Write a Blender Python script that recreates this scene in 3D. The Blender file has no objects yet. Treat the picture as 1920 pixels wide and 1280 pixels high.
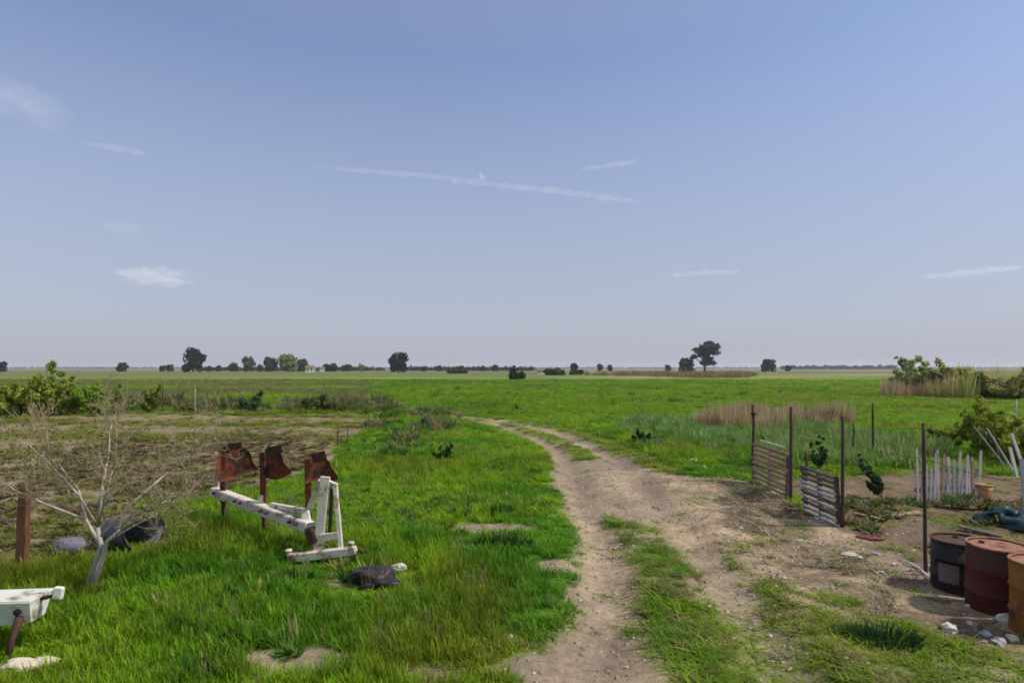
import bpy, math, random
import numpy as np
from mathutils import Vector, Matrix, Euler

# ------------------------------------------------------------------ camera, sky, sun, exposure
scene = bpy.context.scene
FOC, CAM_H, HOR = 1144.0, 2.6, 690.0          # focal length in photo pixels, eye height (m), horizon row
cam_d = bpy.data.cameras.new('camera'); cam = bpy.data.objects.new('camera', cam_d)
scene.collection.objects.link(cam); scene.camera = cam
cam.location = (0, 0, CAM_H); cam.rotation_euler = (math.radians(90), 0, 0)
cam_d.sensor_width = 36.0; cam_d.lens = 36.0 * FOC / 1920.0
cam_d.shift_y = (HOR - 640.0) / 1920.0
cam_d.clip_start = 0.1; cam_d.clip_end = 60000.0

SUN_EL, SUN_AZ = math.radians(48), math.radians(95)      # azimuth measured from +Y towards +X
SUN_POS = Vector((math.sin(SUN_AZ) * math.cos(SUN_EL), math.cos(SUN_AZ) * math.cos(SUN_EL), math.sin(SUN_EL)))
world = bpy.data.worlds.new('World'); scene.world = world; world.use_nodes = True
wn, wl = world.node_tree.nodes, world.node_tree.links
wn.clear()
w_out = wn.new('ShaderNodeOutputWorld'); w_bg = wn.new('ShaderNodeBackground')
w_sky = wn.new('ShaderNodeTexSky'); w_sky.sky_type = 'NISHITA'; w_sky.sun_disc = False
w_sky.sun_elevation = SUN_EL; w_sky.sun_rotation = SUN_AZ
w_sky.altitude = 0.0; w_sky.air_density = 1.0; w_sky.dust_density = 1.0; w_sky.ozone_density = 4.0
w_tint = wn.new('ShaderNodeMix'); w_tint.data_type = 'RGBA'; w_tint.blend_type = 'MULTIPLY'
w_tint.inputs[0].default_value = 1.0; w_tint.inputs[7].default_value = (1.05, 1.0, 1.05, 1)
w_geo = wn.new('ShaderNodeTexCoord'); w_sep = wn.new('ShaderNodeSeparateXYZ'); w_rmp = wn.new('ShaderNodeValToRGB')     # pale dust veil, same all round, thickest at the horizon
for e, (pos, v) in zip([w_rmp.color_ramp.elements[0], w_rmp.color_ramp.elements[1]] + [w_rmp.color_ramp.elements.new(0.5) for _ in range(3)], [(0.0, 0.95), (1.0, 0.0), (0.08, 0.80), (0.22, 0.62), (0.45, 0.18)]):
    e.position = pos; e.color = (v, v, v, 1)
w_veil = wn.new('ShaderNodeMix'); w_veil.data_type = 'RGBA'; w_veil.inputs[7].default_value = (2.85, 2.95, 3.58, 1)
w_bg.inputs['Strength'].default_value = 0.12
wl.new(w_sky.outputs[0], w_tint.inputs[6]); wl.new(w_tint.outputs[2], w_veil.inputs[6])
wl.new(w_geo.outputs['Generated'], w_sep.inputs[0]); wl.new(w_sep.outputs['Z'], w_rmp.inputs[0]); wl.new(w_rmp.outputs[0], w_veil.inputs[0])
wl.new(w_veil.outputs[2], w_bg.inputs['Color']); wl.new(w_bg.outputs[0], w_out.inputs[0])

sun_d = bpy.data.lights.new('sun', 'SUN'); sun = bpy.data.objects.new('sun', sun_d)
scene.collection.objects.link(sun)
sun_d.energy = 3.1; sun_d.angle = math.radians(3.0); sun_d.color = (1.0, 0.95, 0.87)
sun.rotation_euler = (-SUN_POS).to_track_quat('-Z', 'Y').to_euler(); sun.location = (0, 0, 40)

vs = scene.view_settings
vs.view_transform = 'Standard'; vs.look = 'None'; vs.exposure = 0.34; vs.gamma = 1.0; vs.use_curve_mapping = False
scene.render.engine = 'CYCLES'
cy = scene.cycles
cy.max_bounces = 6; cy.diffuse_bounces = 3; cy.glossy_bounces = 2; cy.transmission_bounces = 4
cy.transparent_max_bounces = 8; cy.volume_bounces = 1; cy.use_denoising = True
cy.filter_width = 1.7; cy.volume_step_rate = 4.0

# ------------------------------------------------------------------ helpers
rng = np.random.default_rng(11)
random.seed(5)
COL = scene.collection

def gp(px, py):                     # a spot on level ground, read off the photograph once and kept in metres
    Y = CAM_H * FOC / (py - HOR)
    return ((px - 960.0) / FOC * Y, Y)

def wp(px, py, Y):                  # a point at a known distance
    return Vector(((px - 960.0) / FOC * Y, Y, CAM_H - (py - HOR) / FOC * Y))

def _hash(ix, iy, seed):
    h = (ix.astype(np.int64) * 374761393 + iy.astype(np.int64) * 668265263 + seed * 1442695041) & 0xFFFFFFFF
    h = ((h ^ (h >> 13)) * 1274126177) & 0xFFFFFFFF
    h = h ^ (h >> 16)
    return (h & 0xFFFFFF) / float(0xFFFFFF)

def vnoise(x, y, seed=0):
    x = np.asarray(x, float); y = np.asarray(y, float)
    x0 = np.floor(x); y0 = np.floor(y); fx = x - x0; fy = y - y0
    fx = fx * fx * (3 - 2 * fx); fy = fy * fy * (3 - 2 * fy)
    ix = x0.astype(np.int64); iy = y0.astype(np.int64)
    a = _hash(ix, iy, seed); b = _hash(ix + 1, iy, seed); c = _hash(ix, iy + 1, seed); d = _hash(ix + 1, iy + 1, seed)
    return (a * (1 - fx) + b * fx) * (1 - fy) + (c * (1 - fx) + d * fx) * fy

def fbm(x, y, seed=0, octv=4):
    s = 0.0; amp = 0.5; tot = 0.0
    for k in range(octv):
        s = s + amp * vnoise(np.asarray(x) * 2 ** k + 17.3 * k, np.asarray(y) * 2 ** k - 9.1 * k, seed + k)
        tot += amp; amp *= 0.5
    return s / tot

def sstep(a, b, v):
    t = np.clip((v - a) / (b - a), 0, 1)
    return t * t * (3 - 2 * t)

def in_poly(x, y, poly):
    inside = np.zeros(np.shape(x), bool); n = len(poly)
    for i in range(n):
        x1, y1 = poly[i]; x2, y2 = poly[(i + 1) % n]
        if y1 == y2: continue
        c = ((y1 > y) != (y2 > y)) & (x < (x2 - x1) * (y - y1) / (y2 - y1) + x1)
        inside ^= c
    return inside

def d_line(x, y, pts):
    best = np.full(np.shape(x), 1e9)
    for (x1, y1), (x2, y2) in zip(pts[:-1], pts[1:]):
        dx, dy = x2 - x1, y2 - y1
        t = np.clip(((x - x1) * dx + (y - y1) * dy) / (dx * dx + dy * dy), 0, 1)
        best = np.minimum(best, np.hypot(x - x1 - t * dx, y - y1 - t * dy))
    return best

# ------------------------------------------------------------------ plan of the ground (metres)
RUT_L = [(0.4, 2.0)] + [gp(*p) for p in [(1110, 1280), (1140, 1150), (1135, 1050), (1115, 1000), (1090, 950), (1078, 910), (1062, 870), (1042, 842), (1005, 822), (955, 804), (898, 791), (850, 784), (790, 779)]]
RUT_R = [(2.1, 2.0)] + [gp(*p) for p in [(1480, 1280), (1410, 1180), (1355, 1100), (1285, 1000), (1232, 950), (1195, 905), (1155, 860), (1095, 830), (1048, 812), (975, 796), (915, 787), (850, 780)]]
PAD = [gp(*p) for p in [(1020, 885), (1050, 862), (1170, 862), (1250, 925), (1265, 985), (1180, 985), (1120, 965), (1060, 945)]]
YARD = [gp(*p) for p in [(1215, 893), (1330, 893), (1412, 903), (1500, 945), (1590, 985), (1735, 1068), (1860, 1120)]] + [(6.5, 5.2), (4.6, 5.0), gp(1830, 1225), gp(1700, 1160), gp(1560, 1110), gp(1440, 1085), gp(1390, 1060), gp(1330, 1010)]
PLOT_R = [gp(*p) for p in [(1440, 905), (1600, 895), (1700, 885), (1920, 890)]] + [(16, 13), (9, 4.8), (5.6, 4.8), gp(1735, 1066), gp(1590, 986)]
PLOT_L = [gp(*p) for p in [(-250, 777), (210, 776), (420, 775), (690, 777), (702, 790), (660, 828), (612, 872), (540, 895), (400, 935), (290, 960), (190, 1050), (40, 1090)]] + [(-9, 6.8), (-26, 12)]
FIELD_L = [gp(*p) for p in [(-400, 770), (680, 770), (700, 740), (690, 714), (560, 706), (-400, 703)]]
PATCHES = [(gp(930, 1000), 0.62, 0.30), (gp(1045, 1072), 0.38, 0.24), (gp(540, 1250), 0.62, 0.26), (gp(1000, 1262), 0.4, 0.25), (gp(800, 1270), 0.35, 0.15),
           (gp(860, 1010), 0.3, 0.12), (gp(795, 860), 0.35, 0.5), (gp(640, 1105), 0.25, 0.12), (gp(45, 1262), 0.4, 0.1), (gp(1090, 1130), 0.2, 0.4)]

def terrain(x, y):
    x = np.asarray(x, float); y = np.asarray(y, float)
    near = 1.0 - sstep(60, 250, np.hypot(x, y))
    h = (fbm(x * 0.12, y * 0.12, 3, 3) - 0.5) * 0.22 * near + (fbm(x * 1.3, y * 1.3, 7, 3) - 0.5) * 0.07 * near
    dl = np.minimum(d_line(x, y, RUT_L), d_line(x, y, RUT_R))
    h = h - 0.07 * np.exp(-(dl / 0.28) ** 2) + 0.035 * np.exp(-((dl - 0.62) / 0.3) ** 2)
    pl = in_poly(x, y, PLOT_L)
    ridge = np.sin((y * 0.97 + x * 0.12) * 2 * math.pi / 0.85 + 2.0 * vnoise(x * 0.4, y * 0.4, 21)) * 0.045
    h = h + np.where(pl, ridge + (fbm(x * 3.0, y * 3.0, 9, 3) - 0.5) * 0.12, 0)
    pr = in_poly(x, y, PLOT_R)
    h = h + np.where(pr, (fbm(x * 2.5, y * 2.5, 31, 3) - 0.5) * 0.1, 0)
    return h

def zt(x, y):
    return float(terrain(np.array([x]), np.array([y]))[0])

C = lambda *a: np.array(a, float)
LUSH, BRIGHT, OLIVE, DRY = C(0.082, 0.25, 0.008), C(0.20, 0.35, 0.010), C(0.22, 0.25, 0.022), C(0.34, 0.26, 0.13)
SOIL, PALE, BROWN, GREY = C(0.315, 0.238, 0.158), C(0.41, 0.315, 0.20), C(0.185, 0.125, 0.085), C(0.22, 0.17, 0.14)
mix = lambda a, b, t: a + (b - a) * np.asarray(t)[..., None]

def cover(x, y):
    """bare soil share, colour of soil, colour of vegetation and its height at each spot"""
    x = np.asarray(x, float); y = np.asarray(y, float)
    wob = 0.10 + 0.006 * np.abs(y)
    wx = x + (fbm(x * 0.9, y * 0.9, 41, 4) - 0.5) * 6 * wob; wy = y + (fbm(x * 0.9, y * 0.9, 51, 4) - 0.5) * 8 * wob
    n1 = fbm(x * 0.35, y * 0.35, 61, 4); n2 = fbm(x * 1.7, y * 1.7, 71, 4); n3 = fbm(x * 6, y * 6, 81, 3)
    dl, dr = d_line(x, y, RUT_L), d_line(x, y, RUT_R)
    fade = 1 - 0.75 * sstep(30, 38, y)
    wl_ = 0.34 + 0.14 * (n2 - 0.5) + 0.22 * (1 - sstep(5.0, 6.2, y))
    rut_l = 1 - sstep(wl_ - 0.12, wl_ + 0.16, dl + (n3 - 0.5) * 0.28)
    wr_ = 0.36 + 0.2 * (n2 - 0.5) + 0.25 * sstep(8, 10, y) * (1 - sstep(15, 18, y))
    rut_r = 1 - sstep(wr_ - 0.16, wr_ + 0.22, dr + (n3 - 0.5) * 0.34)
    bare = np.maximum(rut_l, rut_r * (0.62 + 0.38 * sstep(5.5, 7.5, y))) * fade
    pad = in_poly(wx, wy, PAD); yard = in_poly(wx, wy, YARD)
    pr = in_poly(wx, wy, PLOT_R); pl = in_poly(wx, wy, PLOT_L); fl = in_poly(wx, wy, FIELD_L)
    bare = np.maximum(bare, np.where(pad, 0.95, 0))
    bare = np.maximum(bare, np.where(yard, 0.86 + 0.7 * (n2 - 0.4), 0))
    bare = np.maximum(bare, np.where(pr & ~yard, 0.8 + 0.9 * (n2 - 0.4), 0))
    strip = (0.5 + 0.5 * np.sin((y * 0.98 + x * 0.1) * 2 * math.pi / 5.2 + 1.0)) * sstep(16, 24, y)
    bare = np.maximum(bare, np.where(pl, 0.74 - 0.75 * sstep(0.5, 0.85, strip) + 1.1 * (n2 - 0.5) + 0.5 * (n1 - 0.5) - 0.22 * (1 - sstep(9, 14, y)), 0))
    for (cx, cy_), rx, ry in PATCHES:
        q = ((x - cx) / rx) ** 2 + ((y - cy_) / ry) ** 2 + (n3 - 0.5) * 1.6 + (n2 - 0.5) * 1.4
        bare = np.maximum(bare, 0.92 * (1 - sstep(0.7, 1.4, q)))
    mid = (np.minimum(dl, dr) < 1.0) & (x > RUT_X(y) - 0.6) & (x < RUT_X(y) + 0.6)
    bare = np.maximum(bare, np.where(mid & (y < 30), 0.12 + 1.0 * (n2 - 0.47) + 0.8 * (n3 - 0.5), 0))
    rn = (x > RUT_X(y) + 0.6) & (y < 9.5)
    bare = np.maximum(bare, np.where(rn, 0.42 + 2.0 * (n2 - 0.5) + 0.8 * (n3 - 0.5), 0))
    bare = np.clip(bare, 0, 1)
    # soil colours
    sc = mix(np.broadcast_to(SOIL, x.shape + (3,)), PALE, sstep(0.4, 0.75, n2))
    sc = mix(sc, GREY, 0.6 * sstep(0.5, 0.72, n1) + np.where(pad, 0.25, 0))
    sc = mix(sc, PALE * C(1.0, 0.98, 0.9), np.where(yard & ~pr, 0.8 * sstep(0.42, 0.62, fbm(x * 1.1, y * 2.4, 131, 4)), 0)); sc = mix(sc, BROWN, np.where(yard & ~pr, 0.75 * sstep(0.5, 0.66, fbm(x * 1.3, y * 2.8, 141, 4)), 0))
    sc = mix(sc, BROWN * C(0.98, 0.92, 0.98), np.where(pr, 0.9, 0)); sc = mix(sc, BROWN * C(1.45, 1.45, 1.6), np.where(pl, 0.8, 0))
    sc = sc * (0.78 + 0.44 * n3)[..., None]
    # vegetation colours
    vc = mix(np.broadcast_to(BRIGHT, x.shape + (3,)), LUSH, sstep(0.42, 0.70, fbm(x * 0.8, y * 0.8, 91, 4)) * (1 - 0.75 * sstep(22, 40, y)))
    vc = mix(vc, OLIVE * C(1.05, 0.9, 1.0), 0.5 * sstep(0.54, 0.76, n1))
    ruts = np.minimum(dl, dr)
    strip_c = ((ruts < 1.2) & (x > RUT_X(y) - 0.9))
    vc = mix(vc, OLIVE * C(0.9, 1.0, 0.8), np.where(strip_c, 0.35, 0)); vc = mix(vc, DRY, 0.3 * sstep(0.5, 0.7, n2) * np.where(strip_c, 1.0, 0.12))
    rightnear = (x > RUT_X(y) + 0.9) & (y < 12)
    vc = mix(vc, OLIVE, np.where(rightnear, 0.45, 0))
    vc = mix(vc, OLIVE * C(1.0, 0.95, 1.2), np.where(pl, 0.55, 0)); vc = mix(vc, DRY * 0.7, np.where(pl, 0.22, 0) + np.where(pr, 0.25, 0))
    vc = mix(vc, C(0.215, 0.195, 0.08), np.where(fl, 0.9 * sstep(0.2, 0.55, vnoise(x * 0.09, y * 0.09, 55)), 0)); vc = mix(vc, C(0.13, 0.18, 0.03), np.where(fl, 0.5 * sstep(0.45, 0.7, vnoise(x * 0.06, y * 0.12, 5)), 0))
    fieldr = sstep(28, 40, y) * np.where(fl | pl, 0, 1)
    vc = mix(vc, C(0.145, 0.285, 0.010), 0.65 * fieldr)
    vc = mix(vc, C(0.20, 0.28, 0.018), fieldr * 0.8 * sstep(0.45, 0.75, 0.5 * vnoise(x * 0.03, y * 0.07, 15) + 0.5 * fbm(x * 0.25, y * 0.12, 16, 3)))
    vc = mix(vc, C(0.07, 0.20, 0.01), fieldr * 0.55 * sstep(0.55, 0.7, fbm(x * 0.12, y * 0.05, 116, 3)))
    # height
    ht = 0.10 + 0.15 * sstep(0.35, 0.7, n1) + 0.10 * (n2 - 0.3)
    ht = np.where(x < RUT_X(y) - 0.9, ht, np.where(y < 16, 0.05 + 0.09 * n2, ht))
    ht = np.where(strip_c & (x > RUT_X(y) - 0.5), 0.04 + 0.07 * n2, ht)
    ht = np.where((x < RUT_X(y) - 0.9) & (ruts < 1.2), np.minimum(ht, 0.06 + 0.2 * (ruts - 0.3)), ht)
    ht = np.where(pl, 0.08 + 0.2 * sstep(0.5, 0.75, n2), ht); ht = np.where(pr | yard, 0.05 + 0.12 * n2, ht)
    ht = np.where(fl, 0.12 + 0.25 * n2, ht)
    ht = ht * (1 - 0.6 * np.clip(bare, 0, 1)) * (0.72 + 0.28 * sstep(5, 9, y))
    # far land
    far = sstep(105, 215, y + 90 * (fbm(x * 0.02, y * 0.03, 8, 3) - 0.5))
    band = vnoise(x * 0.004, np.log(np.maximum(y, 1)) * 7, 18)
    fc = mix(np.broadcast_to(C(0.155, 0.165, 0.055), x.shape + (3,)), C(0.31, 0.235, 0.13), sstep(0.35, 0.65, band) * sstep(0, 30, x - 10))
    fc = mix(fc, C(0.13, 0.16, 0.05), sstep(0.5, 0.7, vnoise(x * 0.006 + 4, np.log(np.maximum(y, 1)) * 9, 28)))
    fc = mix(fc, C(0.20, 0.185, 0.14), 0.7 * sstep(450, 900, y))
    vc = mix(vc, fc, far)
    return bare, sc, vc, np.maximum(ht, 0.02), dict(pl=pl, pr=pr, yard=yard, fl=fl, ruts=ruts, strip=strip_c)

def RUT_X(y):                       # the track's middle line
    ys = np.array([p[1] for p in RUT_L]); xs = np.array([p[0] for p in RUT_L])
    return np.interp(y, ys, xs) + 0.75

# ------------------------------------------------------------------ materials
def new_mat(name):
    m = bpy.data.materials.new(name); m.use_nodes = True
    nt = m.node_tree; b = nt.nodes['Principled BSDF']
    return m, nt, nt.nodes, nt.links, b

def surf(name, c1, c2, rough=0.8, scale=6.0, c3=None, t3=0.62, metal=0.0, bump=0.3, stretch=(1, 1, 1), dist=0.02):
    """weathered surface: two tones by noise, an optional third tone in blotches, fine relief"""
    m, nt, N, L, b = new_mat(name)
    tc = N.new('ShaderNodeTexCoord'); mp = N.new('ShaderNodeMapping'); mp.inputs['Scale'].default_value = stretch
    oi = N.new('ShaderNodeObjectInfo'); ad = N.new('ShaderNodeVectorMath'); ad.operation = 'ADD'
    L.new(tc.outputs['Object'], mp.inputs['Vector']); L.new(mp.outputs[0], ad.inputs[0]); L.new(oi.outputs['Location'], ad.inputs[1])
    n1 = N.new('ShaderNodeTexNoise'); n1.inputs['Scale'].default_value = scale; n1.inputs['Detail'].default_value = 8; n1.inputs['Roughness'].default_value = 0.65
    L.new(ad.outputs[0], n1.inputs['Vector'])
    r1 = N.new('ShaderNodeValToRGB'); r1.color_ramp.elements[0].position = 0.33; r1.color_ramp.elements[1].position = 0.68
    r1.color_ramp.elements[0].color = (*c1, 1); r1.color_ramp.elements[1].color = (*c2, 1)
    L.new(n1.outputs['Fac'], r1.inputs['Fac']); out = r1.outputs['Color']
    if c3 is not None:
        n2 = N.new('ShaderNodeTexNoise'); n2.inputs['Scale'].default_value = scale * 0.55; n2.inputs['Detail'].default_value = 10; n2.inputs['Roughness'].default_value = 0.7
        a2 = N.new('ShaderNodeVectorMath'); a2.operation = 'ADD'; a2.inputs[1].default_value = (7.7, 3.1, 1.9)
        L.new(ad.outputs[0], a2.inputs[0]); L.new(a2.outputs[0], n2.inputs['Vector'])
        r2 = N.new('ShaderNodeValToRGB'); r2.color_ramp.elements[0].position = t3 - 0.05; r2.color_ramp.elements[1].position = t3 + 0.05
        L.new(n2.outputs['Fac'], r2.inputs['Fac'])
        mx = N.new('ShaderNodeMix'); mx.data_type = 'RGBA'; mx.inputs[7].default_value = (*c3, 1)
        L.new(r2.outputs['Color'], mx.inputs[0]); L.new(out, mx.inputs[6]); out = mx.outputs[2]
    L.new(out, b.inputs['Base Color'])
    b.inputs['Roughness'].default_value = rough; b.inputs['Metallic'].default_value = metal
    b.inputs['Specular IOR Level'].default_value = 0.25
    bp = N.new('ShaderNodeBump'); bp.inputs['Strength'].default_value = bump; bp.inputs['Distance'].default_value = dist
    n3 = N.new('ShaderNodeTexNoise'); n3.inputs['Scale'].default_value = scale * 4; n3.inputs['Detail'].default_value = 5
    L.new(ad.outputs[0], n3.inputs['Vector']); L.new(n3.outputs['Fac'], bp.inputs['Height']); L.new(bp.outputs[0], b.inputs['Normal'])
    return m

def leaf_mat(name, base=None, var=0.35, trans=0.35, attr=None):
    """foliage: colour per clump (instanced attribute or a vertex colour), part of the light passes through"""
    m, nt, N, L, b = new_mat(name)
    N.remove(b); out = N['Material Output']
    if attr == 'INSTANCER':
        a = N.new('ShaderNodeAttribute'); a.attribute_type = 'INSTANCER'; a.attribute_name = 'tint'; src = a.outputs['Color']
    elif attr == 'GEOMETRY':
        a = N.new('ShaderNodeAttribute'); a.attribute_name = 'Col'; src = a.outputs['Color']
    else:
        a = N.new('ShaderNodeRGB'); a.outputs[0].default_value = (*base, 1); src = a.outputs[0]
    tc = N.new('ShaderNodeNewGeometry')
    hs = N.new('ShaderNodeHueSaturation')
    mr = N.new('ShaderNodeMapRange'); mr.inputs[3].default_value = 1 - var; mr.inputs[4].default_value = 1 + var
    L.new(tc.outputs['Random Per Island'], mr.inputs[0]); L.new(mr.outputs[0], hs.inputs['Value']); L.new(src, hs.inputs['Color'])
    m2 = N.new('ShaderNodeMapRange'); m2.inputs[3].default_value = 0.475; m2.inputs[4].default_value = 0.515
    mu = N.new('ShaderNodeMath'); mu.operation = 'FRACT'; m7 = N.new('ShaderNodeMath'); m7.operation = 'MULTIPLY'; m7.inputs[1].default_value = 7.31
    L.new(tc.outputs['Random Per Island'], m7.inputs[0]); L.new(m7.outputs[0], mu.inputs[0]); L.new(mu.outputs[0], m2.inputs[0]); L.new(m2.outputs[0], hs.inputs['Hue'])
    d = N.new('ShaderNodeBsdfPrincipled'); d.inputs['Roughness'].default_value = 0.55; d.inputs['Specular IOR Level'].default_value = 0.18
    t = N.new('ShaderNodeBsdfTranslucent'); ms = N.new('ShaderNodeMixShader'); ms.inputs[0].default_value = trans
    L.new(hs.outputs[0], d.inputs['Base Color']); L.new(hs.outputs[0], t.inputs['Color'])
    L.new(d.outputs[0], ms.inputs[1]); L.new(t.outputs[0], ms.inputs[2]); L.new(ms.outputs[0], out.inputs['Surface'])
    return m

def ground_mat():
    m, nt, N, L, b = new_mat('ground')
    at = N.new('ShaderNodeAttribute'); at.attribute_name = 'Col'
    ge = N.new('ShaderNodeNewGeometry')
    n1 = N.new('ShaderNodeTexNoise'); n1.inputs['Scale'].default_value = 9.0; n1.inputs['Detail'].default_value = 9; n1.inputs['Roughness'].default_value = 0.72
    n2 = N.new('ShaderNodeTexNoise'); n2.inputs['Scale'].default_value = 1.1; n2.inputs['Detail'].default_value = 8
    vo = N.new('ShaderNodeTexVoronoi'); vo.inputs['Scale'].default_value = 22.0
    for n in (n1, n2, vo): L.new(ge.outputs['Position'], n.inputs['Vector'])
    mr = N.new('ShaderNodeMapRange'); mr.inputs[1].default_value = 0.3; mr.inputs[2].default_value = 0.7; mr.inputs[3].default_value = 0.62; mr.inputs[4].default_value = 1.34
    L.new(n1.outputs['Fac'], mr.inputs[0])
    m2 = N.new('ShaderNodeMapRange'); m2.inputs[1].default_value = 0.3; m2.inputs[2].default_value = 0.7; m2.inputs[3].default_value = 0.85; m2.inputs[4].default_value = 1.15
    L.new(n2.outputs['Fac'], m2.inputs[0])
    mu = N.new('ShaderNodeMath'); mu.operation = 'MULTIPLY'; L.new(mr.outputs[0], mu.inputs[0]); L.new(m2.outputs[0], mu.inputs[1])
    hs = N.new('ShaderNodeHueSaturation'); L.new(at.outputs['Color'], hs.inputs['Color']); L.new(mu.outputs[0], hs.inputs['Value'])
    # scattered pale pebbles and straw flecks
    lt = N.new('ShaderNodeMath'); lt.operation = 'LESS_THAN'; lt.inputs[1].default_value = 0.16
    L.new(vo.outputs['Distance'], lt.inputs[0])
    wn_ = N.new('ShaderNodeTexWhiteNoise'); L.new(vo.outputs['Position'], wn_.inputs['Vector'])
    gt = N.new('ShaderNodeMath'); gt.operation = 'GREATER_THAN'; gt.inputs[1].default_value = 0.86; L.new(wn_.outputs['Value'], gt.inputs[0])
    ml = N.new('ShaderNodeMath'); ml.operation = 'MULTIPLY'; L.new(lt.outputs[0], ml.inputs[0]); L.new(gt.outputs[0], ml.inputs[1])
    mb = N.new('ShaderNodeMath'); mb.operation = 'MULTIPLY'; L.new(ml.outputs[0], mb.inputs[0]); L.new(at.outputs['Alpha'], mb.inputs[1])
    mx = N.new('ShaderNodeMix'); mx.data_type = 'RGBA'; mx.inputs[7].default_value = (0.5, 0.45, 0.36, 1)
    L.new(mb.outputs[0], mx.inputs[0]); L.new(hs.outputs[0], mx.inputs[6]); L.new(mx.outputs[2], b.inputs['Base Color'])
    b.inputs['Roughness'].default_value = 0.95; b.inputs['Specular IOR Level'].default_value = 0.1
    bp = N.new('ShaderNodeBump'); bp.inputs['Strength'].default_value = 0.9; bp.inputs['Distance'].default_value = 0.05
    L.new(n1.outputs['Fac'], bp.inputs['Height']); L.new(bp.outputs[0], b.inputs['Normal'])
    return m

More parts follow.
